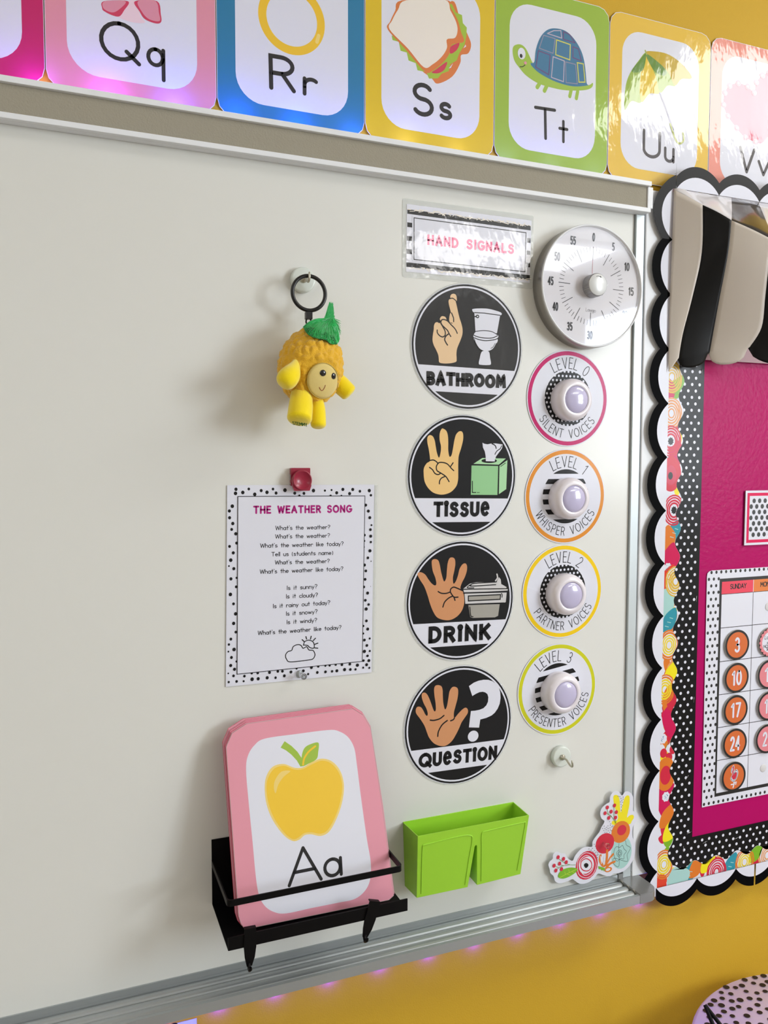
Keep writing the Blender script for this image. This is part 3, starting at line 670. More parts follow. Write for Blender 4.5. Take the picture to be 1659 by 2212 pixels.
 ('t','berry',[-69.6,100.7,75.7,99.3],'THE WEATHER SONG',11.6,2.32),
 ('t','ink',[-38.3,77.1,42.6,76.3],"What's the weather?",6.4,0.71),
 ('t','ink',[-38.7,65.2,42.2,64],"What's the weather?",6.4,0.71),
 ('t','ink',[-60.2,53,62.9,51.4],"What's the weather like today?",6.4,0.72),
 ('t','ink',[-44.3,40.3,47,38.8],'Tell us (students name)',6.4,0.72),
 ('t','ink',[-39.4,28.5,41.6,27],"What's the weather?",6.4,0.72),
 ('t','ink',[-61,16.4,62.4,14.8],"What's the weather like today?",6.5,0.72),
 ('t','ink',[-22.2,-8.6,22.9,-9],'Is it sunny?',6.5,0.72),
 ('t','ink',[-23.5,-20.7,23.7,-21.3],'Is it cloudy?',6.5,0.72),
 ('t','ink',[-42.5,-33.4,42.3,-33.6],'Is it rainy out today?',6.5,0.72),
 ('t','ink',[-23.7,-45.4,23.1,-45.4],'Is it snowy?',6.5,0.72),
 ('t','ink',[-22.8,-57.6,22.3,-58],'Is it windy?',6.5,0.72),
 ('t','ink',[-64.6,-70.1,59.4,-71.3],"What's the weather like today?",6.5,0.72),
 ('C','ink',[-17.3,-112.3,-23.1,-108.2,-24.6,-101.9,-21.2,-97.2,-15.6,-95.7,-13.3,-90.5,-6.9,-88.2,-1.7,-89.9,1.3,-94.2,6.6,-92.5,10.1,-97.5,16.2,-98.8,19,-105,16.4,-110.5,9.7,-112],1.26),
 ('S','ink',[1.8,-89.9,3.7,-84.9,9.8,-83.1,15.9,-85.9,18.1,-91.6,16.7,-95.5,11.1,-93.8,7.9,-90.7,2.1,-89.6],1.26),
 ('s','ink',[-0.1,-81.5,3.1,-84.9],1.42),
 ('s','ink',[5.5,-77.6,6.6,-81.3],1.42),
 ('s','ink',[13.5,-77.6,12.4,-81.7],1.42),
 ('s','ink',[19.8,-81.1,16.5,-84.3],1.43),
 ('s','ink',[23.5,-88.6,19.1,-89.8],1.43),
 ('s','ink',[23.4,-96,18.6,-95.1],1.43),
],
'heading': [
 ('f','paper',[-105.3,48.3,107.2,48.1,105.1,-48,-106.2,-49.2],0),
 ('f','ink',[-104.7,40.9,105.6,40,105.7,32.8,-104.7,34.4],0),
 ('f','ink',[-104.7,22.1,105.6,20.8,105.7,13.6,-104.6,15.4],0),
 ('f','ink',[-105.1,2.5,105.5,1.4,105.6,-4.8,-105.1,-4.2],0),
 ('f','ink',[-105.6,-16.4,105.2,-17,105.3,-24,-105.5,-23.2],0),
 ('f','ink',[-105.8,-35.6,105.2,-36,105.3,-43.2,-105.7,-42.2],0),
 ('f','paper',[-96.9,31.4,99.5,30.1,98.4,-34.1,-96.7,-32.9],0),
 ('c','ink',[-94,29.6,97.2,28.4,96,-31.6,-93.8,-30.5],1.29),
 ('t','rosetext',[-72.3,-7.5,76.4,-6.8],'HAND SIGNALS',15.4,3.36),
],
'bouquet': [
 ('F','paper',[-124,-18.8,-121.5,-13.5,-115.7,-10,-115.1,-3.2,-108.6,0.4,-99.3,-3.9,-91.2,-6.5,-85.8,-14.5,-76.3,-20.9,-71,-12.6,-59.1,-3.1,-48.2,-1.8,-37.2,-3.6,-36.1,5.6,-26.7,15.7,-22.6,19.7,-18.6,27.2,-12.6,36.2,-19,42.5,-21.9,52.4,-18,61.2,-8.4,66.6,-2.9,68.7,-1.7,78.5,5.1,85.1,15,84.2,22.9,75.8,29.1,81.4,37.7,80.1,45.8,71.1,47.1,56.5,47.1,45.2,54.5,39.8,56.9,31,52,22.2,47.2,15.9,46.9,-0.9,53,-16.4,52.8,-34.4,45.2,-48.6,32.6,-58.2,19.8,-60.6,8.5,-59.6,1.5,-62.7,-11.2,-58.7,-23.8,-53.3,-33.3,-60.9,-46.9,-65.2,-60.6,-63.7,-70.2,-57.1,-75.7,-52.7,-85,-54.1,-101,-54.7,-110.4,-49.1,-113.2,-40.5,-119.9,-33.4,-121.3,-26.2],0),
 ('F','fyel',[4.6,76.3,9.5,79.1,15.2,75.9,18.2,67.1,19.1,57.5,21.2,46.5,24.7,60.1,28.7,71.4,34.3,74.3,38.6,71,39,57.8,35.8,42.9,34.5,35.3,40.2,38,47.3,37.4,48.9,32.3,44.7,27.1,40.6,22.4,20.7,22.8,5.1,27.3,2.2,31.9,4.9,34.4,11.9,33.2,15.4,38,13,46.6,7.1,60.6],0),
 ('d','fmint',[23.9,-24.9],21.9,28.9),
 ('C','ink',[19.5,-47.3,8.1,-41.6,9.3,-32.3,36.5,-43.4,36.2,-31.3,43.1,-20.6,34.3,-13.6,31.3,-5.3,18.5,-6.6],0.65),
 ('C','ink',[15.1,-38.7,9.2,-29.9,8.2,-19,13,-12.7,20.2,-15.2,25.8,-12.6,29.5,-19.9,34.6,-25,29.7,-30.1,29.2,-37.2,22.1,-35.3],0.65),
 ('C','ink',[17.7,-31.5,14,-24.8,16.7,-20.5,23.1,-21.1,24.7,-26.8,22,-31.7],0.65),
 ('C','ink',[19.1,-29.3,16.8,-24.7,21.1,-23.1,22.6,-27.6],0.78),
 ('d','forange',[21.6,11.9],19.7,19.2),
 ('d','fred',[23.7,14.8],9.8,9.1),
 ('d','fred2',[-11,-2.4],19.3,17.8),
 ('d','fred',[-47.6,-33.9],22.5,24.8),
 ('C','paper',[-66.6,-33.2,-64.2,-19.7,-50.7,-11.7,-35.5,-19.2,-28.3,-34.7,-33.5,-50.2,-47.1,-55.8,-62.2,-48.1],1.01),
 ('C','paper',[-62.5,-35.2,-61.4,-22.5,-49.3,-16.6,-36.8,-24.8,-33.8,-38.3,-40.4,-48.8,-52.7,-50],1.14),
 ('d','paper',[-48.7,-33.7],14.7,14.7),
 ('C','fred',[-59.8,-34.5,-58.6,-25.4,-49.2,-21.9,-39.4,-29,-37.9,-38.7,-44.6,-43.9,-54.2,-41.5],1.77),
 ('C','ink',[-51.4,-32.6,-49,-31.9,-46.5,-34.2,-48.9,-36],4.56),
 ('S','forange',[-19.6,-22.1,-20.8,-30.2,-15.8,-39.4,-11.5,-42],4.37),
 ('S','forange',[-6.5,-15.7,-6.3,-27,-8.1,-40.9],4.38),
 ('S','forange',[6.3,-24.6,-0.6,-31.6,-6,-41.3],3.88),
 ('S','forange',[10.1,-38.4,1,-40.2,-7.3,-45.8],3.88),
 ('s','paper',[-19.6,-23.3,-17.9,-36.6],1.28),
 ('s','paper',[-12.6,-23.4,-13,-40],1.29),
 ('s','paper',[2.2,-29.8,-4.6,-39.2],1.03),
 ('d','forange',[-3,-49.9],7.5,4.5),
 ('d','paper',[-3.7,-49.8],4.9,2.4),
 ('f','fgreen',[-24.3,-39.6,-10,-45.9,-11.6,-51.5,-14.2,-48,-16.2,-49.4,-19.1,-45.9,-22.6,-45.5],0),
 ('F','fgreen',[-105.2,-42,-100.1,-33.8,-88.1,-30.9,-74.7,-32.6,-66.2,-37.4,-71.8,-42.7,-85.2,-47.1,-97.2,-47.3],0),
 ('S','fgreen2',[-101.2,-44.5,-87.9,-40.8,-68.6,-36.6],0.87),
 ('s','fgreen2',[-90.6,-41.4,-92,-36.5],0.75),
 ('s','fgreen2',[-82.6,-39.7,-84.1,-34.3],0.75),
 ('s','fgreen2',[-87.9,-40.8,-81.2,-44.4],0.75),
 ('s','fgreen2',[-78.6,-38.6,-73.2,-41.3],0.75),
 ('S','fstem',[-105.5,-10.8,-93.7,-19.9,-81.5,-26.3,-70.7,-28.6],0.75),
 ('S','fstem',[-102.5,-21.7,-93.6,-25.5,-81.5,-26.3],0.75),
 ('S','fstem',[-109.4,-30.2,-101.5,-26.5,-93.6,-25.5],0.74),
 ('s','fstem',[-113.2,-22,-104.8,-26.5],0.74),
 ('S','fstem',[-7.8,57.7,-5.2,48.5,3.4,40,10.6,29.3],0.77),
 ('s','fstem',[-10.1,50.5,0.5,44,4.8,38],0.77),
 ('S','fstem',[6.4,59.5,6,47.8,7.3,40.5,9.1,34.3],0.77),
 ('s','fstem',[9.7,38.9,10.9,29.2],0.78),
 ('d','fred',[-105.5,-8.8],3.1,3.4),
 ('d','fred',[-94.8,-13.7],3.1,3.4),
 ('d','fred',[-89.3,-20.5],3.1,3.4),
 ('d','fred',[-102.5,-20.3],3.1,3.4),
 ('d','fred',[-113.2,-21.8],3.1,3.4),
 ('d','fred',[-109.6,-30.8],3.1,3.4),
 ('d','fred',[-98.5,-30.4],3.1,3.4),
 ('d','fred',[-7.8,60.1],3.3,3.4),
 ('d','fred',[-12.2,50.8],3.2,3.4),
 ('d','fred',[0.3,51.5],3.3,3.4),
 ('d','fred',[7.1,61.2],3.3,3.4),
 ('d','fred',[11.2,48.7],3.3,3.4),
 ('d','fred',[-4.3,41.3],3.3,3.4),
 ('d','fred',[9.7,39.5],3.3,3.4),
 ('d','ink',[14.4,76.2],0.7,0.7),
 ('d','ink',[17.7,75.2],0.7,0.7),
 ('d','ink',[25.1,73.1],0.7,0.7),
 ('d','ink',[20.2,71.5],0.7,0.7),
 ('d','ink',[24.9,69.4],0.7,0.7),
 ('d','ink',[22,67.5],0.7,0.7),
 ('d','ink',[19.2,65.5],0.7,0.7),
 ('d','ink',[23.6,64.1],0.7,0.7),
 ('d','ink',[20.7,61],0.7,0.7),
 ('d','ink',[23,58.3],0.7,0.7),
 ('d','ink',[21.7,56.1],0.7,0.7),
 ('d','ink',[21.7,50.6],0.7,0.7),
 ('d','ink',[-2.8,34.5],0.7,0.7),
 ('d','ink',[-0.2,30.3],0.7,0.7),
 ('d','ink',[-1,27.7],0.7,0.7),
 ('d','ink',[-13.8,28.5],0.7,0.7),
 ('d','ink',[-6.1,27.8],0.7,0.7),
 ('d','ink',[4.4,25.6],0.7,0.7),
 ('d','ink',[-16.9,25.1],0.7,0.7),
 ('d','ink',[-12.3,24.3],0.7,0.7),
 ('d','ink',[-8.6,25.5],0.7,0.7),
 ('d','ink',[-5.3,22.8],0.7,0.7),
 ('d','ink',[-1.6,23.3],0.7,0.7),
 ('d','ink',[2.3,24.5],0.7,0.7),
 ('d','ink',[-14.3,21.2],0.7,0.7),
 ('d','ink',[-9.7,21.3],0.7,0.7),
 ('d','ink',[-5.2,19],0.7,0.7),
 ('d','ink',[-0.6,19.6],0.7,0.7),
 ('d','ink',[1.4,17.8],0.7,0.7),
 ('d','ink',[-12.2,17.5],0.7,0.7),
 ('d','ink',[-8,16.7],0.7,0.7),
 ('d','ink',[-2.1,15.5],0.7,0.7),
 ('d','ink',[-33.5,0.4],0.7,0.7),
 ('d','ink',[-44.3,-5.8],0.7,0.7),
 ('d','ink',[-37.2,-6.2],0.7,0.7),
 ('d','ink',[-31.1,-3.5],0.7,0.7),
 ('d','ink',[-43.3,-9.9],0.7,0.7),
 ('d','ink',[-39.6,-8.8],0.7,0.7),
 ('d','ink',[-36,-11.5],0.7,0.7),
 ('d','ink',[-32.7,-10.9],0.7,0.7),
 ('d','ink',[-29.5,-13.8],0.7,0.7),
 ('d','ink',[-31.5,-15.2],0.7,0.7),
 ('d','ink',[-26.2,-16],0.7,0.7),
 ('d','ink',[-25.2,-19.3],0.7,0.7),
 ('d','ink',[-27.5,-19.5],0.7,0.7),
 ('d','ink',[-26.5,-23.8],0.7,0.7),
],
}
FLOWERS = [['rose',7.2,893.6,'yellow2'],['leaf',19.5,877.1,'fgreen'],['blob',1.5,869.7,'fmag',14,20],['rose',7.9,832.6,'cream'],['rosek',7.9,785.3,'fred'],['blob',19.7,767.1,'fmag',16,20],['poppy',10,729.3,'fred'],['rosek',18.4,667.2,'fred'],['leaf',20.6,631.6,'fteal'],['blob',6.9,614.7,'forange',16,26],['blob',18.8,582,'fmag',20,28],['speck',8.3,567.7],['leaf',8.2,552.2,'fred3'],['rose',25.8,543.3,'yellow2'],['blob',6.6,516.7,'fmint',22,34],['leaf',14.1,476.7,'fteal'],['rose',14.9,432.6,'yellow'],['leaf',21.5,383.3,'fyel'],['rose',7.7,355.1,'yellow'],['eye',24.8,334,'forange'],['blob',25.9,299.6,'fmag',22,30],['berry',9,310.5],['berry',14.9,296.4],['speck',6.6,267.7],['berry',8.3,241.9],['berry',20.5,232.7],['berry',29,245.8],['eye',14,203.6,'forange'],['blob',19,157.7,'fmag',24,34],['speck',16.1,162.7],['leaf',19.9,127.3,'forange'],['leaf',28.1,101.6,'fyel'],['rose',15.1,40.1,'yellow'],['blob',10.4,8.2,'fred3',12,16],['blob',46,8,'fmint',28,22],['leaf',72.5,12.1,'fteal'],['leaf',89.4,22.8,'forange'],['leaf',116.5,26.9,'fyel'],['rose',137,2.6,'fred'],['leaf',169.6,10.5,'fteal'],['rose',204.2,8.7,'yellow'],['leaf',231.4,24.5,'fgreen'],['blob',238.3,7,'fred',16,14],['rose',260.1,11,'cream']]


# ================================================================ THE ROOM
def structure(name, mb, **k): return tag(mb.build(name, **k), kind='structure')
wallm = mat('painted_wall_yellow', PAL['wallyellow'], .62, spec=.35, bump=(420, .00025, 3))
WY = .012
q = MB(); q.box(-3, RX, WY, WY + .1, 0, CEIL, wallm); structure('wall_front', q)
room = mat('painted_wall_cream', (214, 208, 196), .8)
q = MB(); q.box(-3.1, -3, -5.6, WY + .1, 0, CEIL, room); structure('wall_left', q)
q = MB(); q.box(-3.1, RX + .1, -5.7, -5.6, 0, CEIL, room); structure('wall_back', q)
y0, y1, z0, z1 = WIN[0]
q = MB(); q.box(RX, RX + .1, -5.6, y0, 0, CEIL, room); q.box(RX, RX + .1, y1, WY + .1, 0, CEIL, room); q.box(RX, RX + .1, y0, y1, 0, z0, room); q.box(RX, RX + .1, y0, y1, z1, CEIL, room); structure('wall_right', q)
q = MB(); q.box(-3.1, RX + .1, -5.7, WY + .1, -.1, 0, mat('vinyl_floor', (150, 140, 128), .45, bump=(40, .0002, 2))); structure('floor', q)
q = MB(); q.box(-3.1, RX + .1, -5.7, WY + .1, CEIL, CEIL + .1, mat('ceiling_white', (226, 224, 218), .9)); structure('ceiling', q)
wf = mat('window_frame_white', (228, 230, 232), .4); win = MB()
for a, b, c, d in ((y0, y1, z0, z0 + .05), (y0, y1, z1 - .05, z1), (y0, y0 + .05, z0, z1), (y1 - .05, y1, z0, z1), ((y0 + y1) / 2 - .03, (y0 + y1) / 2 + .03, z0, z1), (y0, y1, 1.72, 1.78)):
    win.box(RX - .01, RX + .07, a, b, c, d, wf)
structure('window_1', win)
for (x, y), wh in zip(PAN, ('right of the board, nearest the front wall', 'right of the board, second from the front wall', 'left of the board, nearest the front wall', 'left of the board, second from the front wall')):
    l = thing('ceiling_light', (x, y, CEIL), 'flush ceiling light ' + wh, 'ceiling light', 'ceiling lights')
    q = MB(); q.box(-.62, .62, -.32, -.28, -.02, 0, wf); q.box(-.62, .62, .28, .32, -.02, 0, wf); q.box(-.65, -.61, -.28, .28, -.02, 0, wf); q.box(.61, .65, -.28, .28, -.02, 0, wf); q.build('frame', l)

# ================================================================ THE WHITEBOARD
wb = thing('whiteboard', (-.35, .0, .786), 'large glossy off-white whiteboard with aluminium frame, top rail and pen tray', 'whiteboard')
OX, OZ = .35, -.786
def at(o, x=0, y=0, z=0): o.location = (x, y, z); return o
white = mat('whiteboard_enamel', (223, 225, 221), .5, coat=.5, crough=.2, bump=(7, .0004, 1))
q = MB(); q.box(-1.6, .8885, 0, .011, .77, 1.93, white); at(q.build('writing_surface', wb), OX, 0, OZ)
q = MB(); q.box(.8895, .9062, -.0045, .011, .78, 1.9087, alu); at(q.build('side_frame', wb, bevel=.0008), OX, 0, OZ)
q = MB(); q.box(.9082, .957, -.006, .011, .779, 1.951, white_alu); at(q.build('side_frame', wb, bevel=.0015), OX, 0, OZ)
q = MB(); q.box(.888, .909, .001, .0105, .78, 1.93, mat('dark_gap', (40, 40, 42), .7)); at(q.build('frame_gap', wb), OX, 0, OZ)
rail = MB(); rail.box(-1.6, .9045, -.0125, -.0005, 1.9087, 1.9585, white_alu); rail.box(-1.6, .9052, -.0205, -.0125, 1.9087, 1.9157, white_alu); rail.box(-1.6, .9062, -.0205, -.0125, 1.951, 1.9585, white_alu)
rl = at(rail.build('display_rail', wb, bevel=.0007), OX, 0, OZ)
q = MB(); q.box(-1.6, .9015, -.0145, -.0125, 1.9159, 1.9508, mat('grey_cork', (160, 155, 140), .9, bump=(520, .0006, 4))); q.build('cork_strip', rl)
q = MB(); q.box(.9018, .9125, -.0165, -.0005, 1.9165, 1.9508, white_alu); q.build('end_cap', rl, bevel=.001)
prof = [(-.0, .762), (-.0, .7863), (-.0022, .7863), (-.0028, .7775)]
for c in (-.0115, -.0275, -.0425):
    for k in range(9):
        a = pi - pi * k / 8; prof.append((c - .0075 * -cos(a) * 1.0, .7715 + .0062 * sin(a)))
prof = prof[:4] + sorted(prof[4:], key=lambda p: -p[0])
prof += [(-.0520, .7722), (-.0545, .7787), (-.0600, .779), (-.0600, .7645), (-.057, .7640), (-.055, .766), (-.004, .762)]
tr = MB(); L0 = [(-1.6, y, z) for y, z in prof]; L1 = [(.8805, y, z) for y, z in prof]
for j in range(len(prof)):
    k = (j + 1) % len(prof); b = tr.pts([L0[j], L1[j], L1[k], L0[k]]); tr.face([b, b + 1, b + 2, b + 3], steel, False)
tray = at(tr.build('pen_tray', wb, recalc=True), OX, 0, OZ)
capm = mat('grey_cap_plastic', (126, 128, 128), .25, coat=.5, crough=.1)
P = [(.8807, 0), (.8807, -.0602)] + [(.9229 - .022 + .022 * sin(radians(a)), -.0602 + .022 - .022 * cos(radians(a))) for a in range(0, 91, 10)] + [(.9229, 0)]
q = MB(); q.slab(P, .7642, .7792, capm); q.slab([(.8807, 0), (.8807, -.004), (.922, -.004), (.922, 0)], .7792, .7878, capm)
P2 = [((x - .9) * .93 + .9, (y + .03) * .93 - .03) for x, y in P]; q.slab([(x, y - .0005) for x, y in P2], .7792, .7799, capm)
q.box(.916, .923, -.005, 0, .7875, .7905, black_metal)
ec = q.build('end_cap', tray, bevel=.0006, recalc=True)
for c in (-.0115, -.0275, -.0425):
    q = MB(); rows = []
    for i in range(7):
        a = HALF * i / 6; rows.append([(.8800 + .011 * sin(a), c + .0078 * cos(a) * cos(pi * k / 8), .7725 + .0078 * cos(a) * sin(pi * k / 8)) for k in range(9)])
    q.grid(rows, mat('cap_ends', (150, 148, 136), .4)); q.build('rib_end', tray, recalc=True)

# ================================================================ LED STRIPS
ledm = mat('led_lens', (120, 90, 255), .3, emit=((.28, .10, 1), 25)); tape = mat('led_tape', (232, 230, 226), .5)
def led_strip(xs, y, z, label, down, cols, x0, x1):
    s_ = thing('led_strip', ((x0 + x1) / 2, y, z), label, 'light strip'); cx = (x0 + x1) / 2
    q = MB(); q.box(x0 - cx, x1 - cx, -.0005, .0005, -.0014, .0022, tape); q.build('tape', s_)
    for i, x in enumerate(xs):
        c = cols[i % len(cols)]
        q = MB(); q.box(-.0022, .0022, -.0010, 0, -.0012, .0018, ledm); o = q.build('led', s_); o.location = (x - cx, -.0006, 0)
        l = bpy.data.lights.new('led_light', 'POINT'); l.energy = c[3] * (3.5 if down else 3); l.color = c[:3]; l.shadow_soft_size = .003
        lo = bpy.data.objects.new('led_light', l); COL.objects.link(lo); lo.parent = s_; lo.location = (x - cx, -.0065 if down else -.0055, -.0022 if down else .0025)
led_strip([-.101 + .0832 * k for k in range(12)], -.0035, 1.9600, 'strip of blue LEDs lying along the top of the display rail', False, [(.30, .10, 1, .016), (.30, .10, 1, .016), (.36, .08, 1, .02), (.06, .12, 1, .022), (.08, .12, 1, .018), (.06, .14, 1, .018), (.2, .2, 1, .012), (.2, .2, 1, .011), (.2, .2, 1, .008), (.1, .1, 1, .010), (.1, .1, 1, .008), (.1, .1, 1, .006)], -.5, .9)
led_strip([-.22 + .0828 * k for k in range(15)], .0105, .7225, 'strip of purple LEDs under the pen tray on the yellow wall', True, [(.016, .0, 1, .036)], -.5, .952)

# ================================================================ ALPHABET CARDS
CW, CH, PYY, ZB = .2116, .2655, .0055, 1.9655
def alphabet_card(i, key, colr, label, bow):
    x = -.007 + CW * (i - 1) + CW / 2
    t = wallthing('alphabet_card', x, ZB, PYY + .004, label, 'alphabet card', 'alphabet cards above the whiteboard')
    t.rotation_euler = (HALF + bow[0], 0, bow[1])
    hw = CW * 500 - .55; H = CH * 1000; ch = 21
    P = rrect(-hw, 0, hw, H, ch, 3)
    q = MB(.001); q.slab(P, 0, .35, pm('paper', 'lam')); q.build('sheet', t)
    q = MB(.001); q.poly([(a * .994, (b - H / 2) * .994 + H / 2) for a, b in P], .40, pm(colr, 'lam'))
    q.poly(rrect(-hw + 25, 22, hw - 25, H - 24, 38, 8), .46, pm('paper', 'lam')); q.build('coloured_border', t)
    if key:
        ops = ART[key]; lt = [o for o in ops if o[0] == 't']; pc = [o for o in ops if o[0] != 't']
        if pc: q = MB(.001); zz = art(q, pc, 'lam', .52); q.build('picture', t)
        q = MB(.001); art(q, lt, 'lam', .56); q.build('lettering', t)
    return t
alphabet_card(0, None, 'c_p', 'magenta bordered alphabet card cut off at the left edge of the photo', (0, 0))
alphabet_card(1, 'card_q', 'c_q', 'pink bordered alphabet card with Qq and a gown picture', (0, 0))
alphabet_card(2, 'card_r', 'c_r', 'blue bordered alphabet card with Rr and a gold ring', (0, 0))
alphabet_card(3, 'card_s', 'c_s', 'yellow bordered alphabet card with Ss and a sandwich', (0, 0))
alphabet_card(4, 'card_t', 'c_t', 'green bordered alphabet card with Tt and a turtle', (0, 0))
alphabet_card(5, 'card_u', 'c_u', 'yellow bordered alphabet card with Uu and an umbrella', (0, 0))
alphabet_card(6, 'card_v', 'c_v', 'peach bordered alphabet card with Vv and a lacy heart', (0, 0))

# ================================================================ HAND SIGNAL SIGNS
def chord(R, h0, h1, n=40):
    """slice of a circle between heights h0 and h1"""
    h1 = min(h1, R * .9999); h0 = max(h0, -R * .9999); P = []
    for k in range(n + 1): a = math.asin(h0 / R) + (math.asin(h1 / R) - math.asin(h0 / R)) * k / n; P.append((R * cos(a), R * sin(a)))
    return P + [(-x, y) for x, y in P[::-1]]
film = mat('clear_film', (236, 240, 238), .08, coat=1, alpha=.35, bump=(26, .0008, 3))
CEN = [(.58057, 1.67564, .0939), (.57367, 1.47869, .0926), (.57207, 1.28515, .0923), (.57025, 1.08914, .0929)]
def hand_sign(i, key, label, band, spin):
    fin = 'lam' if i == 0 else 'gloss'
    x, z, R = CEN[i]; R = R * 1000
    t = wallthing('hand_sign', x, z, -.0006, label, 'sign', 'round hand signal signs on the whiteboard')
    q = MB(.001); q.slab(circle(0, 0, R + 2.6, n=72), 0, .35, film); q.build('laminate_edge', t)
    q = MB(.001); I = pm('ink', fin); Wt = pm('paper', fin)
    q.slab(circle(0, 0, R + .7, n=72), .1, .5, Wt); q.poly(circle(0, 0, R, n=72), .54, I); q.build('disc', t)
    q = MB(.001); q.stroke(circle(0, 0, R * .955, n=72), R * .028, .60, Wt, closed=True)
    b = [(a * cos(spin) - c * sin(spin), a * sin(spin) + c * cos(spin)) for a, c in chord(R * .955, R * band[1], R * band[0])]
    q.poly(b, .64, Wt); q.build('ring_and_band', t)
    ops = ART[key]; q = MB(.001); zz = art(q, [o for o in ops if o[0] != 't'], fin, .70, bold=1.25); q.build('picture', t)
    q = MB(.001); art(q, [o for o in ops if o[0] == 't'], fin, zz); q.build('lettering', t)
hand_sign(0, 'bathroom', 'round black BATHROOM sign with crossed fingers and a toilet', (-.335, -.745), radians(-1))
hand_sign(1, 'tissue', 'round black TISSUE sign with three fingers and a green tissue box', (-.37, -.765), radians(-1.1))
hand_sign(2, 'drink', 'round black DRINK sign with four fingers and a water fountain', (-.355, -.76), radians(-1.4))
hand_sign(3, 'question', 'round black QUESTION sign with an open hand and question mark', (-.345, -.755), radians(-1))
t = wallthing('heading_sign', .5835, 1.8288, -.0006, 'laminated HAND SIGNALS sign with black stripes, painted glare streaks and pink lettering', 'sign')
q = MB(.001); q.slab(rrect(-112, -57, 111, 56, 3, 3), 0, .3, film); q.build('laminate_edge', t)
q = MB(.001); ops = ART['heading']; P = pairs(ops[0][2]); q.slab(P, .1, .4, pm('paper', 'lam')); q.build('sheet', t)
q = MB(.001); art(q, ops[1:6], 'lam', .44); rnd = random.Random(3)
for zc_ in (40.5, -43.5):  # laminate glare painted as pale beige streaks along the outer stripes
    for k in range(52):
        x = -103 + k * 4 + rnd.uniform(-2, 2); q.stroke([(x, zc_ + rnd.uniform(-2.4, 2.4)), (x + rnd.uniform(3, 9), zc_ + rnd.uniform(-2.4, 2.4))], rnd.uniform(.5, 1.7), .60 + k * .002, pm('bread', 'lam'))
q.build('stripes', t)
q = MB(.001); art(q, ops[6:], 'lam', .74); q.build('lettering', t)

# ================================================================ VOICE LEVEL SIGNS AND PUSH LIGHTS
shellw = mat('push_light_plastic', (232, 228, 236), .28, coat=.6, crough=.08)
lens = mat('push_light_lens', (196, 192, 226), .18, coat=1, crough=.03, spec=.6)
LV = [(.763241, 1.603027, .0757), (.761691, 1.444725, .0754), (.759173, 1.288831, .0755), (.751738, 1.126688, .0745)]
LINES = ['SILENT VOICES', 'WHISPER VOICES', 'PARTNER VOICES', 'PRESENTER VOICES']
LC = ['lvpink', 'lvorange', 'lvyellow', 'lime']; LN = ['pink', 'orange', 'yellow', 'lime green']
FIN = ['gloss', 'gloss', 'gloss', 'gloss']
SPIN = [0, 0, radians(2), radians(8)]; TOP = [(-33, 41), (-30, 42), (-32, 40), (-37, 36)]; BOT = [(-58, 56), (-64, 64), (-62, 62), (-70, 70)]
for i in range(4):
    x, z, R = LV[i]; R *= 1000
    t = wallthing('voice_level_sign', x, z, -.0006, 'round %s rimmed LEVEL %d %s sign on the whiteboard' % (LN[i], i, LINES[i]), 'sign', 'voice level signs', SPIN[i])
    q = MB(.001); q.slab(circle(0, 0, R + 1.6, n=64), 0, .6, pm('paper', FIN[i])); q.poly(circle(0, 0, R, n=64), .64, pm(LC[i], FIN[i])); q.build('disc', t)
    q = MB(.001); q.poly(circle(0, 0, R * .915, n=64), .70, pm('paper', FIN[i])); I = pm('ink', FIN[i]); rr = R * .585; z_ = .74
    if i in (0, 2):
        q.poly(circle(0, 0, rr, n=64), z_, I); pit = rr * .165
        for a in range(-8, 9):
            for b in range(-8, 9):
                dx, dy = a * pit + (b % 2) * pit / 2, b * pit * .98
                if hypot(dx, dy) < rr + pit * .2: q.poly(circle(dx, dy, pit * .27, n=12), z_ + .04, pm('paper', FIN[i]))
    else:
        for k in range(6):
            c = rr - .045 * R - k * .2175 * R; h = .054 * R
            q.poly(chord(rr, c - h, c + h, 12), z_, I)
    q.build('pattern', t)
    q = MB(.001); arctext(q, 'LEVEL %d' % i, R * .635, R * .865, *TOP[i], 1.15, .84, I); arctext(q, LINES[i], R * .665, R * .845, *BOT[i], 1.1, .84, I, bottom=True); q.build('lettering', t)
    p = wallthing('push_light', x, z - .003, -.0016, ['topmost white push light, inside the pink rim', 'white push light inside the orange rimmed sign', 'white push light inside the yellow rimmed sign', 'lowest white push light, inside the lime green rim'][i], 'push light', 'push lights')
    q = MB(); pr = [(.0335, 0), (.0340, .004), (.0338, .012), (.0330, .0165), (.0310, .0205), (.0280, .0232), (.0250, .0242), (.0222, .0240), (.0214, .0230), (.0212, .019)]
    q.lathe(pr, shellw, 64); q.build('housing', p)
    q = MB(); q.lathe([(.0211, .019)] + [(.0211 * cos(a * HALF / 8), .0225 + .0052 * sin(a * HALF / 8)) for a in range(8)] + [(.0004, .0277)], lens, 48); q.build('lens', p)

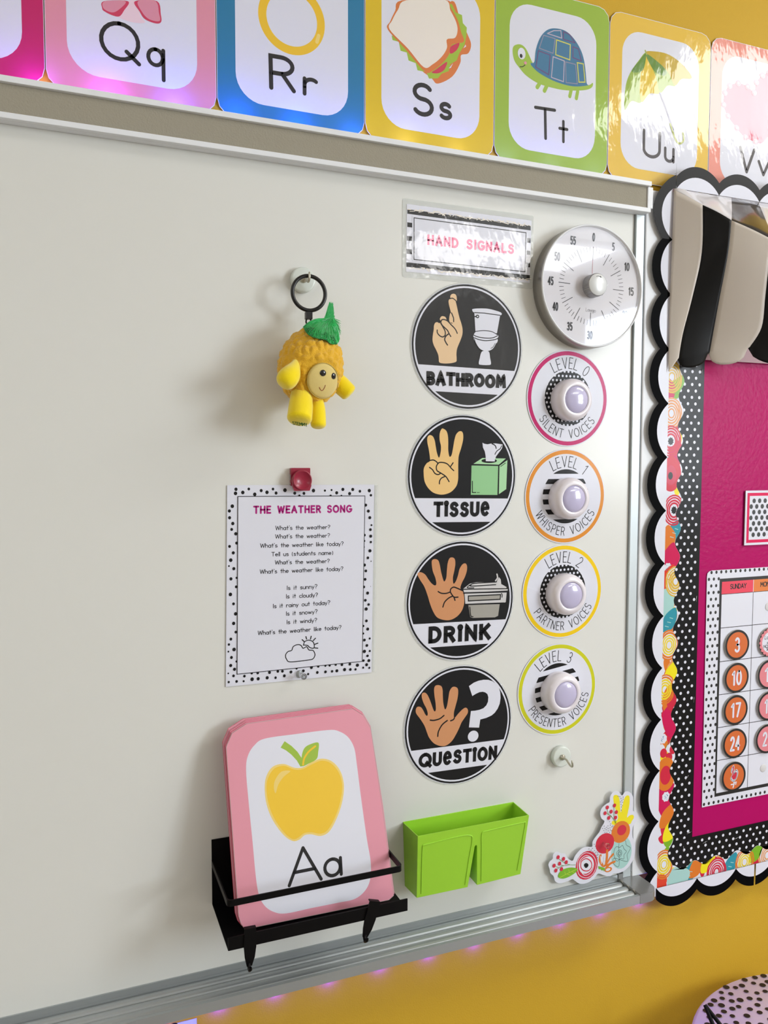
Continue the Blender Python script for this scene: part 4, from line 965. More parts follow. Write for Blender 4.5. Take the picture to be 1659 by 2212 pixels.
# ================================================================ TIMER
tx, tz, TR = .7905, 1.7795, .0963
t = wallthing('timer', tx, tz, -.0004, 'round brushed steel kitchen timer with white dial and knob', 'timer', spin=radians(-1.6))
dkm = mat('timer_side_steel', (172, 170, 166), .3, metal=.8, bump=(50, .00004, 3, (1, 1, .1)))
q = MB(); q.lathe([(TR * .985, 0), (TR, .001), (TR, .0225), (TR * .997, .0245)], dkm, 96, cap=False); q.lathe([(TR * .985, 0), (TR * .965, 0), (TR * .965, .0211)], dkm, 96, cap=False); q.build('case', t)
q = MB(); q.lathe([(TR * .997, .0243), (TR * .99, .0262), (TR * .975, .0262), (TR * .962, .0236), (TR * .962, .0212)], white_alu, 96, cap=False); q.build('rim', t)
q = MB(); Wm = mat('dial_white', (216, 215, 222), .45); q.poly(circle(0, 0, TR * .966, n=96), .0212, Wm); q.build('dial', t)
q = MB(.001); I = mat('dial_ink', (16, 20, 32), .5); R = TR * 1000
for k in range(60):
    a = radians(6 * k); big = k % 5 == 0
    r0, r1 = (.43, .645) if big else (.555, .635)
    q.stroke([(R * r0 * sin(a), R * r0 * cos(a)), (R * r1 * sin(a), R * r1 * cos(a))], 1.0 if big else .7, 21.5, I)
for k in range(12):
    a = radians(30 * k); s_ = str(5 * k); cx, cy = R * .80 * sin(a), R * .80 * cos(a); wd = 5.2 if len(s_) == 1 else 10.6
    text(q, s_, cx - wd / 2, cy - 6.4, cx + wd / 2, cy - 6.4, 13.6, 2.1, 21.5, I, sp=.36)
q.build('numerals', t)
q = MB(.001); text(q, 'Lavigo', -9.5, -40, 9.5, -40, 6, .45, 21.5, mat('dial_grey', (90, 90, 100), .5)); q.build('lettering', t)
q = MB(.001); q.box(-.25, .25, 20, 62, 21.25, 21.4, mat('red_hand', (190, 70, 90), .5)); q.build('pointer', t)
q = MB(.001); q.slab([(20, 2), (31, 7), (21, -12)], 21.3, 22.2, mat('white_arrow', (236, 238, 242), .4)); q.build('arrow', t)
q = MB(); pr = [(.0176, .0212), (.0176, .0362), (.0170, .0374)]
rows = []
for rr, zz in pr: rows.append([(rr * (1 + (.025 if k % 2 else 0)) * cos(2 * pi * k / 96), rr * (1 + (.025 if k % 2 else 0)) * sin(2 * pi * k / 96), zz) for k in range(96)])
q.grid(rows, mat('knob_steel', (188, 190, 194), .3, metal=.8), False, close_v=True); q.lathe([(.0170, .0374), (.0166, .0379), (.0001, .0380)], mat('knob_top', (226, 230, 232), .3, metal=.15), 64)
kn = q.build('knob', t); q = MB(.001); q.stroke([(-4, 12), (-1, 13), (3, 12.4)], .7, 38.1, I); q.poly([(3, 14), (3.2, 11), (6, 11.6)], 38.1, I); q.build('arrow_mark', kn)
gl = bpy.data.materials.new('dial_glass'); gl.use_nodes = True; nt = gl.node_tree; nt.nodes.remove(nt.nodes['Principled BSDF'])
mx = nt.nodes.new('ShaderNodeMixShader'); tb = nt.nodes.new('ShaderNodeBsdfTransparent'); gb = nt.nodes.new('ShaderNodeBsdfGlossy'); fr_ = nt.nodes.new('ShaderNodeFresnel'); gb.inputs['Roughness'].default_value = .03; gb.inputs['Color'].default_value = (.55, .56, .6, 1); fr_.inputs['IOR'].default_value = 1.45
nt.links.new(fr_.outputs[0], mx.inputs[0]); nt.links.new(tb.outputs[0], mx.inputs[1]); nt.links.new(gb.outputs[0], mx.inputs[2]); nt.links.new(mx.outputs[0], nt.nodes['Material Output'].inputs['Surface'])
q = MB(); rows = [[(rr * cos(2 * pi * k / 72), rr * sin(2 * pi * k / 72), .0240) for k in range(72)] for rr in (TR * .965, .0188)]; q.grid(rows[::-1], gl, False, close_v=True); q.build('glass', t)

# ================================================================ WEATHER POSTER, CLIP, PINS
t = wallthing('poster', .316, 1.327, -.0012, 'white THE WEATHER SONG sheet with black dotted border', 'poster')
ops = ART['poster']; q = MB(.001); P = pairs(ops[0][2]); q.slab(P, 0, .4, pm('paper', 'gloss')); q.build('sheet', t)
q = MB(.001); nd = [i for i, o in enumerate(ops) if o[0] == 'f'][1]; z2 = art(q, ops[1:nd + 2], 'gloss', .45); q.build('dotted_border', t)
q = MB(.001); z2 = art(q, [o for o in ops[nd + 2:] if o[0] == 't'], 'gloss', z2 + .03); q.build('lettering', t)
q = MB(.001); art(q, [o for o in ops[nd + 2:] if o[0] != 't'], 'gloss', z2); q.build('cloud_and_sun', t)
q = MB(.001); q.slab([(112.5, 139), (117, 139), (112, -139), (106, -138)], -.2, .1, film); q.build('laminate_edge', t)
cl = wallthing('magnetic_clip', .3135, 1.4755, -.0005, 'dark red magnetic clip holding the weather sheet', 'clip')
cm = mat('red_plastic', (150, 22, 56), .35, coat=.3, crough=.15)
q = MB(.001); q.slab(rrect(-14, -9, 14, 16, .8, 2), 0, 7, cm); q.build('back_plate', cl, bevel=.0005)
q = MB(.001); q.slab([(-11, -16), (11, -16), (13.5, -9), (13, 0), (-13, 0), (-13.5, -9)], 9, 14, cm); q.lathe([(13.4, 7), (14, 9), (14, 15.5), (13.2, 16.6), (12.2, 16.6), (11.6, 15.4), (.01, 15.4)], cm, 48, c=(0, -1)); q.build('jaw', cl, recalc=True)
q = MB(.001); q.box(-14.6, -13.9, -1, 7, 2.5, 4.5, steel); q.box(-14.6, -13.9, -7, -5, 2.5, 4.5, steel); q.build('hinge_pin', cl)
glass = mat('clear_acrylic', (250, 250, 252), .03, trans=1, ior=1.49)
def pin(x, z, label):
    p = wallthing('push_pin', x, z, -.002, label, 'push pin', 'clear push pin magnets'); p.rotation_euler = (HALF, radians(4), radians(8))
    q = MB(); q.lathe([(.0052, 0), (.0058, .0012), (.0050, .0035), (.0034, .006), (.0032, .010), (.0042, .0135), (.0048, .0155), (.0044, .0172), (.001, .0178)], glass, 14, smooth=False); q.build('handle', p)
    q = MB(); q.lathe([(.004, -.0005), (.004, .0012), (.0001, .0016)], steel, 16); q.build('magnet', p)
pin(.3115, 1.1958, 'clear push pin at the foot of the weather sheet')
pin(.8438, .8507, 'clear push pin on the red flower of the cut-out')

# ================================================================ MAGNETIC HOOKS
def magnet_hook(x, z, label, turn):
    h = wallthing('magnetic_hook', x, z, -.0003, label, 'hook', 'white magnetic hooks')
    wm = mat('white_enamel', (216, 224, 218), .3, coat=.3, crough=.1); hm = mat('nickel', (188, 186, 172), .28, metal=.7)
    q = MB(); q.lathe([(.0165, 0), (.0175, .001), (.0175, .0072), (.0168, .0085), (.0150, .0088), (.0001, .0088)], wm, 48); q.build('magnet', h)
    q = MB(); q.lathe([(.0048, .0088), (.0050, .0108), (.0036, .0122), (.0020, .0130), (.0018, .016), (.0001, .0164)], hm, 20); q.build('nut', h)
    P = [(0, 0, .015), (0, -.0005, .021), (0, -.0045, .026), (0, -.0075, .031), (0, -.0062, .0355), (0, -.001, .037), (0, .0045, .0365)]
    P = [(cos(turn) * p[0] - sin(turn) * p[1], sin(turn) * p[0] + cos(turn) * p[1], p[2]) for p in smooth_pts(P, False, 4)]
    q = MB(); q.tube(P, [.0017] * (len(P) - 4) + [.0016, .0014, .0011, .0007], hm, 10); q.build('hook', h)
magnet_hook(.3185, 1.753, 'white magnetic hook carrying the black ring of the plush toy', 0)
magnet_hook(.7575, 1.0142, 'bare white magnetic hook below the LEVEL 3 sign', radians(12))

# ================================================================ PLUSH PINEAPPLE
pc = Vector((.3168, -.047, 1.6285)); TZ = Vector((.3168, -.047, 1.5777))
pl = thing('plush_pineapple', tuple(pc), 'small yellow plush pineapple with green hair hanging from a black ring', 'plush toy')
rubber = mat('black_rubber', (14, 15, 18), .38, coat=.2, crough=.25)
def loc(x, y, z): return (x - pc.x, y - pc.y, z - pc.z)
q = MB(); q.tube([loc(.3192 + .0232 * cos(a), -.0325, 1.7298 + .0232 * sin(a)) for a in [2 * pi * k / 56 for k in range(56)]], .0027, rubber, 14, closed=True); q.build('ring', pl)
q = MB(); q.box(*[v - pc.x for v in (.3141, .3233)], *[v - pc.y for v in (-.036, -.028)], *[v - pc.z for v in (1.6945, 1.7045)], rubber); q.box(*[v - pc.x for v in (.3163, .3213)], *[v - pc.y for v in (-.0345, -.0300)], *[v - pc.z for v in (1.7035, 1.7085)], rubber)
q.tube([loc(.3187 + .0036 * cos(a), -.032, 1.6915 + .0048 * sin(a)) for a in [2 * pi * k / 20 for k in range(20)]], .0013, rubber, 8, closed=True); q.build('swivel', pl, bevel=.0008)
fur = mat('golden_fleece', (238, 186, 52), .95, sheen=.4, spec=.1, bump=(700, .0012, 4)); velour = mat('yellow_velour', (252, 226, 8), .85, sheen=.7, spec=.1, bump=(1500, .0003, 2))
A_, B_, C_ = .0425, .040, .0515
VR = Vector((cos(radians(16.7)), -sin(radians(16.7)), 0)); VT = Vector((-sin(radians(16.7)), -cos(radians(16.7)), 0))
def shape(d):
    """radius factor of the body in unit direction d (a little wider below, leaning right at the top)"""
    k = 1 - .05 * d.z * abs(d.z)
    return Vector((A_ * d.x * k + .0035 * d.z, B_ * d.y * k, C_ * d.z))
def surf(r_, u_, lift=0.):
    t_ = sqrt(max(0, 1 - r_ * r_ - u_ * u_)); d = (VR * r_ + Vector((0, 0, 1)) * u_ + VT * t_).normalized(); p = shape(d); return p + d * lift
bm = bmesh.new(); bmesh.ops.create_icosphere(bm, subdivisions=6, radius=1)
fc = (VR * .42 + Vector((0, 0, -.42)) + VT * .80).normalized()
for v in bm.verts:
    d = v.co.normalized(); p = shape(d)
    # fleece curls laid out in rows
    cell = noise.voronoi(Vector((d.x * 3.9, d.y * 3.9, d.z * 4.3)))[0]; lump = min(1, (cell[1] - cell[0]) * 2.2)
    fine = noise.noise(d * 18) * .6 + noise.noise(d * 38) * .45
    f = min(1, max(0, (math.acos(max(-1, min(1, d.dot(fc)))) - .50) / .08))
    v.co = p + d * (.0030 * lump * f + .0014 * fine * f - .0012 * (1 - f))
for f_ in bm.faces: f_.smooth = True
me = bpy.data.meshes.new('body'); bm.to_mesh(me); bm.free(); me.materials.append(fur); link('body', me, pl)
skin = mat('face_felt', (226, 204, 128), .85, sheen=.3, bump=(1200, .0002, 2))
def patch(cr, cu, ar, au, lift, m, q, n=14, rings=6, dome=0.):
    rows = []
    for i in range(rings + 1):
        rr = i / rings
        rows.append([tuple(surf(cr + ar * rr * cos(2 * pi * k / n), cu + au * rr * sin(2 * pi * k / n), lift + dome * (1 - rr * rr) - (.0015 if i == rings else 0))) for k in range(n)])
    q.grid(rows, m, True, close_v=True)
q = MB(); patch(.40, -.40, .46, .42, .0028, skin, q, 44, 10); face = q.build('face', pl, recalc=True)
q = MB(); P = [tuple(surf(.40 + .455 * cos(2 * pi * k / 50), -.40 + .415 * sin(2 * pi * k / 50), .0024)) for k in range(50)]; q.tube(P, .0005, mat('seam_thread', (196, 172, 90), .8), 6, closed=True); q.build('seam', face)
bead = mat('black_bead', (8, 8, 10), .12, coat=1, crough=.03)
for cr, cu in ((.385, -.225), (.70, -.275)):
    q = MB(); patch(cr, cu, .105 if cr < .5 else .075, .088, .0030, bead, q, 18, 5, .0016); q.build('eye', face, recalc=True)
q = MB(); q.tube([tuple(surf(.30 + .17 * t / 10, -.50 - .13 * sin(pi * (.12 + .88 * t / 10)) ** .8, .0031)) for t in range(11)], .00035, mat('mouth_thread', (150, 60, 40), .8), 6); q.build('mouth', face)
def limb(name, pts, rad, endflat=.75, n=28):
    """soft stuffed limb: a tapering tube with a domed end"""
    P = [Vector(loc(*p)) for p in pts]; Q = smooth_pts([tuple(p) for p in P], False, 6); N = len(Q)
    rr = [v[0] for v in smooth_pts([(r_, 0) for r_ in rad], False, 6)]
    d = (Vector(Q[-1]) - Vector(Q[-2])).normalized(); end = Vector(Q[-1]); R_ = rr[-1]
    for k in range(1, 8):
        a = HALF * k / 7; Q.append(tuple(end + d * R_ * endflat * sin(a))); rr.append(max(R_ * cos(a) ** .6, .0002))
    q = MB(); q.tube(Q, rr, velour, n); return q.build(name, pl)
limb('arm', [(.2893, -.070, 1.6365), (.2865, -.077, 1.6265), (.2800, -.083, 1.6150), (.2745, -.0855, 1.6080)], [.0012, .0065, .0125, .0140], .95)
limb('arm', [(.3480, -.040, 1.6180), (.3585, -.044, 1.6080), (.3700, -.048, 1.5965)], [.0105, .0128, .0122], .45)
foot = limb('leg', [(.2985, -.062, 1.5900), (.2960, -.071, 1.5760), (.2915, -.080, 1.5575)], [.0135, .0158, .0165], .38)
q = MB(.001); text(q, 'STEMMY', -10.5, -3, 10.5, -3, 6.5, 1.0, 0, mat('green_thread', (20, 74, 22), .8)); em = q.build('embroidery', foot)
em.matrix_world = Matrix.Translation(Vector(loc(.2892, -.0897, 1.5490))) @ Matrix.Rotation(radians(9), 4, 'Z') @ Matrix.Rotation(radians(90 - 42), 4, 'X') @ Matrix.Rotation(radians(-8), 4, 'Z')
limb('leg', [(.3235, -.056, 1.5840), (.3225, -.062, 1.5700), (.3212, -.067, 1.5510)], [.0075, .0098, .0105], .6)
green = mat('green_hair', (24, 190, 92), .45, sheen=.4, spec=.4); gtip = mat('green_hair_tips', (120, 205, 150), .5)
q = MB(); rnd = random.Random(5)
def vw(px, py, lift):
    """point over the toy, px and py in tenths of a millimetre right and down of its middle as seen from the room"""
    y = -.085
    for _ in range(4):
        k = (1.1 + y) / (1.1 - .047); x = .3168 * k + px * 1.256e-4 * k; z = 1.5 + (1.6279 - 1.5 - py * 1.18e-4 + px * 6e-6) * k
        dx, dz = (x - pc.x) / (A_ + .001), (z - pc.z) / (C_ + .001); y = -.047 - (B_ + .001) * sqrt(max(0, 1 - dx * dx - dz * dz)) - lift
        y = max(y, -.095)
    return loc(x, y, z)
edge_c = smooth_pts([(-84, -455), (-40, -385), (20, -345), (90, -325), (165, -312), (225, -272), (275, -262), (312, -275), (332, -330)], False, 8)
low = lambda a: edge_c[min(int(a * (len(edge_c) - 1)), len(edge_c) - 1)]
HUBP = (190, -520)
rows = []
for i in range(33):
    e = low(i / 32); rows.append([vw(e[0] + (HUBP[0] - e[0]) * f, e[1] + (HUBP[1] - e[1]) * f - 40 * sin(pi * f), .001 + .006 * sin(pi * min(1, f + .1))) for f in [j / 8 for j in range(9)]])
q.grid(rows, green, True)
for k in range(1500):
    a = rnd.random(); e = low(a); s0 = rnd.uniform(0, .55) ** 1.5; hh = rnd.random() ** 1.4; tp = (236 + rnd.uniform(-58, 44) * (1 - .55 * hh), -560 - 190 * hh); wob = rnd.uniform(-14, 14)
    hubx, huby = HUBP[0] + (a - .4) * 70 + rnd.uniform(-18, 26), HUBP[1] - rnd.uniform(0, 40)
    if rnd.random() < .035: tp = (330 + rnd.uniform(-5, 20), -rnd.uniform(330, 560)); hubx, huby = 250, -560
    pts_ = []
    for f in (s0, s0 + (1 - s0) * .3, s0 + (1 - s0) * .65, 1):
        pts_.append(vw(e[0] + (hubx - e[0]) * f + wob * sin(pi * f), e[1] + (huby - e[1]) * f - 34 * sin(pi * f), .0025 + .0075 * sin(pi * min(1, f * .85 + .1)) * rnd.uniform(.75, 1.1)))
    if rnd.random() < .5 or a > .9: pts_.append(vw(*tp, .004))
    P = smooth_pts(pts_, False, 3); n_ = len(P)
    q.tube(P, [.00042 * (1 - (t_ / n_) ** 3) + .00006 for t_ in range(n_)], green if rnd.random() < .9 else gtip, 3, caps=False)
tag(q.build('hair_tuft', pl), kind='stuff')

# ================================================================ BLACK WIRE RACK AND THE CARD STACK IN IT
rk = thing('magnetic_rack', (.308, 0, .8795), 'black metal magnetic shelf rack holding pink alphabet cards', 'rack')
def rb(q, x0, x1, y0, y1, z0, z1): q.box(x0 - .308, x1 - .308, y0, y1, z0 - .8795, z1 - .8795, black_metal)
q = MB(); rb(q, .1838, .4325, -.0022, -.0002, .8795, .9732); q.build('back_plate', rk, bevel=.0004)
q = MB(); rb(q, .1838, .4325, -.1150, -.0022, .8795, .8812); q.build('shelf', rk)
q = MB(); rb(q, .1838, .4325, -.1168, -.1150, .8795, .8968); q.build('front_lip', rk, bevel=.0004)
q = MB(); zr = .9405 - .8795; r_ = .006; P = [(.1834 - .308, -.0022), (.1834 - .308, -.1155 + r_)] + [(.1834 - .308 + r_ - r_ * cos(radians(a)), -.1155 + r_ - r_ * sin(radians(a))) for a in range(15, 91, 15)]
P += [(-(x) + (.1834 - .308) + (.4255 - .308), y) for x, y in P[::-1]]
rows = [[(x * (1 if j in (0, 1) else 1) + (0 if j in (0, 1) else (.0018 if x < 0 else -.0018)), y + (0 if j in (0, 1) else .0018), zr + (-.0042 if j in (0, 3) else .0042)) for j in range(4)] for x, y in P]
q.grid(rows, black_metal, False, close_v=True); q.build('guard_rail', rk, recalc=True)
def rack_hook(x, lean):
    q = MB(.001); q.slab([(-7.4, 4), (7.6, 4), (8.4, -19), (6.8, -33), (3.4, -44), (-3.2, -44.5), (-6.0, -33), (-7.6, -19)], 0, 2.2, black_metal)
    o = q.build('hook', rk, bevel=.0006); o.location = (x - .308, -.1169, .8990 - .8795); o.rotation_euler = (HALF, radians(lean), 0)
    q = MB(.001); q.tube([(-.3, -40, 1), (-.3, -45, 2), (-.3, -47, 6), (-.3, -44, 9.5), (-.3, -41, 10)], [2, 2.4, 2.5, 2.3, 1.6], black_metal, 10); q.build('hook_tip', o)
    q = MB(.001); q.box(-7.4, 7.6, 4, 5.6, -4, 2.2, black_metal); q.build('hook_clip', o)
rack_hook(.2118, 2); rack_hook(.3815, 17)
th = math.atan2(.060, .256); ops = ART['card_a']; PO = [(x, max(y, -3)) for x, y in pairs(ops[0][2])]; rnd = random.Random(4)
edge = ['pinkcard', 'pinkcard', 'heart', 'pinkcard', 'c_r', 'pinkcard', 'fmint', 'pinkcard', 'pinkcard']
for k in range(9):
    sh = k * .36
    first = k == 0
    t = thing('alphabet_card', (.3142 - .0002 * k, -.085 + .00085 * k, .885 + .00028 * k), 'front alphabet card in the rack, pink border, yellow apple and Aa' if first else 'pink edged alphabet card stacked behind the apple card in the rack', 'alphabet card', 'alphabet cards in the black rack', (HALF - th, 0, 0))
    q = MB(.001)
    dx = -.25 * k if k % 3 else .15 * k
    P = [(x + dx + (.35 * k if (y < 150 and x > 0) else 0), y + (sh if y > 100 else 0)) for x, y in PO]
    if k in (3, 4): P = [(x + (1.2 if x > 0 else 0), y) for x, y in P]
    q.slab(P, 0, .45, pm('pinkcard' if not first else 'paper', 'card'), pm('paper' if k % 2 else edge[k], 'card')); q.build('sheet', t)
    if first:
        q = MB(.001); q.poly(PO, .5, pm('pinkcard', 'card')); q.poly(smooth_pts(pairs(ops[1][2]), True), .55, pm('paper', 'card')); q.build('coloured_border', t)
        q = MB(.001); z2 = art(q, ops[2:-2], 'card', .6); q.build('picture', t)
        q = MB(.001); art(q, ops[-2:], 'card', .65); q.build('lettering', t)
        q = MB(.001); q.stroke(PO, .5, .53, pm('steel', 'card'), closed=True); q.build('cut_edge', t)
    elif k % 2 == 0:
        q = MB(.001); q.stroke(P, .45, .5, pm('tomato', 'card'), closed=True); q.build('cut_edge', t)

# ================================================================ GREEN BIN
gm = mat('lime_plastic', (158, 216, 54), .42, spec=.45, coat=.12, crough=.3)
bn = thing('wall_bin', (.573, 0, .847), 'lime green plastic magnetic bin with two pockets on the whiteboard', 'bin')
f_ = [(.4778, .9475), (.6690, .9475), (.6612, .8492), (.5835, .8468), (.5792, .913), (.5772, .915), (.5752, .913), (.5672, .8468), (.4812, .8475)]
b_ = [(.4752, .9478), (.6713, .9483), (.6665, .8470), (.5850, .8468), (.5800, .913), (.5772, .915), (.5744, .913), (.5655, .8468), (.4788, .8468)]
q = MB(); n = len(f_); yb = lambda z: -.0395 - .0105 * (z - .847) / .1
bf = q.pts([(x - .573, yb(z), z - .847) for x, z in f_]); bb = q.pts([(x - .573, -.0004, z - .847) for x, z in b_])
for i in range(1, n): q.face([bf + i, bf + (i + 1) % n, bb + (i + 1) % n, bb + i], gm)
tri = tessellate_polygon([[Vector((x, z, 0)) for x, z in f_]])
for a, b, c in tri: q.face([bf + a, bf + b, bf + c], gm); q.face([bb + a, bb + c, bb + b], gm)
o = q.build('body', bn, recalc=True); so = o.modifiers.new('wall', 'SOLIDIFY'); so.thickness = .0017; so.offset = -1
q_ = o.modifiers.new('bevel', 'BEVEL'); q_.width = .0016; q_.segments = 3; q_.limit_method = 'ANGLE'; q_.angle_limit = radians(35)
def fy(z): return yb(z) - .0002
for P in ([(.487, .932), (.545, .935), (.5655, .933), (.5700, .925), (.5665, .895), (.5625, .852)], [(.487, .932), (.4865, .915), (.4885, .853)],
          [(.5905, .935), (.6560, .9375), (.6628, .935), (.6610, .915), (.6545, .857)], [(.5905, .935), (.5860, .931), (.5880, .900), (.5905, .852)]):
    q = MB(); q.tube([(x - .573, fy(z), z - .847) for x, z in smooth_pts(P, False, 5)], .0009, gm, 8); q.build('raised_rib', bn)
q = MB(); q.box(.4756 - .573, .6708 - .573, -.0012, .0, .1007, .1018, gm); q.build('back_rim', bn)

# ================================================================ FLOWER CUT-OUT
t = wallthing('flower_cutout', .8585, .8535, -.0075, 'die-cut paper bouquet of bright flowers at the lower right board corner', 'cut-out'); ops = ART['bouquet']
q = MB(.001); q.slab(smooth_pts(pairs(ops[0][2]), True), 0, .5, pm('paper', 'card')); q.build('sheet', t)
q = MB(.001); art(q, ops[1:], 'card', .55); q.build('flower_print', t)

# ================================================================ BULLETIN BOARD
bb_ = wallthing('bulletin_board', .958, .751, 0, 'magenta bulletin board edged with scalloped, floral and polka dot paper borders', 'bulletin board')
mg = mat('magenta_paper', PAL['magenta'], .6, coat=.12, crough=.28, spec=.1, bump=(150, .0009, 3))
q = MB(.001); q.slab([(0, 0), (330, 0), (330, 1206), (0, 1206)], -11, 9.6, mg); q.build('backing_paper', bb_)
dotm = pm('paper', 'gloss'); bk = mat('border_black', (9, 10, 13), .5, spec=.15, coat=.16, crough=.22, bump=(9, .0009, 1))
def polka(q, inside, z):
    for a in range(-2, 26):
        for b in range(0, 110):
            x = a * 16.4 + (b % 2) * 8.2 + 3; y = b * 11.0 + 3
            if inside(x, y): q.poly(circle(x, y, 2.75, n=12), z, dotm)
q = MB(.001); q.slab([(15, 12), (78.5, 12), (78.5, 1200), (15, 1200)], 9.7, 10.0, bk); polka(q, lambda x, y: 18 < x < 76 and y < 960, 10.04); q.build('polka_dot_border', bb_)
q = MB(.001); q.slab([(15, 12), (325, 12), (325, 78.4), (15, 78.4)], 9.9, 10.2, bk); polka(q, lambda x, y: 16 < x < 322 and 20 < y < 76, 10.24); q.build('polka_dot_border', bb_)
PIT = 50.3
def wv(s_, ph): return 28.5 + 5.9 * cos(2 * pi * (s_ - ph) / PIT)
def flower(q, it, z):
    kd, x, y = it[:3]; c = pm(it[3], 'gloss') if len(it) > 3 else None; W_ = pm('paper', 'gloss'); K = pm('ink', 'gloss'); rnd = random.Random(int(x * 7 + y))
    if kd in ('rose', 'rosek'):
        R = 27; q.poly(circle(x, y, R * .8, R, 30), z, W_); 
        c2 = c if it[3] != 'yellow' else pm('forange', 'gloss')
        for j, k in enumerate((.95, .8, .62, .45, .28)):
            P = [(x + R * .85 * k * (1 + rnd.uniform(-.05, .05)) * cos(a), y + R * k * sin(a)) for a in [2 * pi * i / 22 for i in range(22)]]
            q.stroke(P, 2.6 + rnd.uniform(-.4, .8), z + .05 + .01 * j, c2 if j < 2 else c, closed=True)
        if kd == 'rosek': q.poly(circle(x, y, 9, n=18), z + .11, W_); q.poly([(x + (6.6 if i % 2 else 5) * cos(i * pi / 9), y + (7.2 if i % 2 else 5.6) * sin(i * pi / 9)) for i in range(18)], z + .12, K)
    elif kd == 'blob': q.poly([(x + it[4] * (1 + .1 * sin(3 * a)) * cos(a), y + it[5] * (1 + .06 * cos(4 * a)) * sin(a)) for a in [2 * pi * i / 36 for i in range(36)]], z, c)
    elif kd in ('poppy', 'eye'):
        q.poly(circle(x, y, 22, 30, 36), z, c); q.poly(circle(x, y - 2, 12, 17, 30), z + .03, pm('tomato' if kd == 'poppy' else 'fred', 'gloss'))
        if kd == 'poppy': q.poly(circle(x - 1, y - 3, 5, 6.5, 18), z + .05, K)
    elif kd == 'leaf':
        P = [(x - 15, y - 20), (x + 5, y - 17), (x + 16, y + 2), (x + 13, y + 21), (x - 7, y + 11), (x - 16, y - 5)]; q.poly(smooth_pts(P, True), z, c)
        for k in (-.5, 0, .5): q.stroke([(x - 4 + 10 * k, y - 3 + 14 * k), (x + 3 + 9 * k, y - 5 + 14 * k)], 1.2, z + .03, pm('fmint' if it[3] == 'fteal' else it[3], 'gloss'))
    elif kd == 'speck':
        q.poly([(x + (9 if i % 2 else 8) * cos(i * pi / 8), y + (9.5 if i % 2 else 8) * sin(i * pi / 8)) for i in range(16)], z, W_)
        for k in range(12): q.poly(circle(x + rnd.uniform(-5, 5), y + rnd.uniform(-5, 5), .7, n=6), z + .03, pm('c_r', 'gloss'))
    elif kd == 'berry':
        q.poly(circle(x, y, 7.5, 8.5, 18), z + .02, pm('fred', 'gloss')); q.stroke([(x, y), (x + 8, y + 14), (x + 20, y + 22)], 1.1, z, pm('fstem', 'gloss'))
        for k in range(5): q.poly(circle(x + rnd.uniform(-12, 12), y + rnd.uniform(-16, 16), 1, n=6), z, K)
for side in (0, 1):
    q = MB(.001); L_ = 1200 if side == 0 else 325; ph = (1588 - 751) % PIT if side == 0 else 34
    edge_ = [(wv(s_, ph), s_) for s_ in [L_ * i / 400 for i in range(401)]]
    P = [(0, 0)] + edge_ + [(0, L_)]
    if side: P = [(b, a) for a, b in P]
    zz = 10.8 if side == 0 else 10.45
    q.slab(P, zz - .25, zz, pm('paper', 'gloss')); n0 = len(q.v)
    rf = random.Random(9)
    for k in range(0, 1000 if side == 0 else 330, 13):
        a = (rf.uniform(4, 28), k + rf.uniform(-4, 4)); a = a if side == 0 else a[::-1]
        flower(q, ['blob', *a, ['fred', 'forange', 'fmag', 'fyel', 'fgreen', 'paper', 'fred2', 'cream'][rf.randrange(8)], rf.uniform(6, 11), rf.uniform(8, 15)], zz + .01 + .0003 * (k % 17))
    for i, it in enumerate(FLOWERS):
        if (it[1] < 36) == (side == 0): flower(q, it, zz + .04 + .012 * (i % 7))
    for i in range(n0, len(q.v)):   # cut the print off at the wavy edge of the strip
        x, y, z = (c * 1000 for c in q.v[i])
        if side == 0: x = min(max(x, .2), wv(y, ph) - .15)
        else: x = max(x, .3); y = min(max(y, .2), wv(x, ph) - .15)
        q.v[i] = (x / 1000, y / 1000, z / 1000)
    if side == 0:
        for i in range(len(q.v)): q.v[i] = (q.v[i][0], max(q.v[i][1], -.0), q.v[i][2])
    q.build('floral_border', bb_)
def arc(c0, c1, e, sag, n=16):
    """arc between chord ends c0..c1 raised by sag above level e"""
    h = (c1 - c0) / 2; R = (h * h + sag * sag) / (2 * sag); m_ = (c0 + c1) / 2; a = math.asin(h / R)
    return [(m_ + R * sin(-a + 2 * a * k / n), e + sag - R + R * cos(-a + 2 * a * k / n)) for k in range(n + 1)]
def scallop(cusps, mp, z, lo=None, hi=None, bk=bk_dull):
    q = MB(.001); P = []
    for a, b in zip(cusps[:-1], cusps[1:]): P += arc(a, b, 20, 20.5)
    P = [(cusps[0], -.0)] + P + [(cusps[-1], -.0)]
    cut = lambda PP: [(min(max(s_, lo if lo is not None else -1e9), hi if hi is not None else 1e9), e) for s_, e in PP]
    q.slab([mp(*p) for p in cut(P)], z - .3, z, bk)
    for a, b in zip(cusps[:-1], cusps[1:]): q.poly([mp(*p) for p in cut(arc(a + .4, b - .4, -.1, 22.8))], z + .05, pm('paper', 'gloss'))
    return q
CL = [30.5 + 90.92 * k for k in range(13)]
left = lambda s_, e: (-.5 - e, s_); bot = lambda s_, e: (s_, 1 - e); top = lambda s_, e: (s_, 1206 + e)
o = scallop([30.5 - 90.9] + CL[:4], left, 12.0, lo=-14, hi=252).build('scalloped_border', bb_)
o = scallop(CL[2:], left, 12.4, lo=251).build('scalloped_border', bb_)
q = MB(.001); P = [(-.5, 1121.5), (-20.5, 1121.5), (-28.9, 1120), (-36, 1138), (-40.7, 1169.6), (-39, 1180), (-34, 1191), (-24, 1206.8), (-9.9, 1219.5), (4.4, 1227), (6, 1206), (-.5, 1206)]
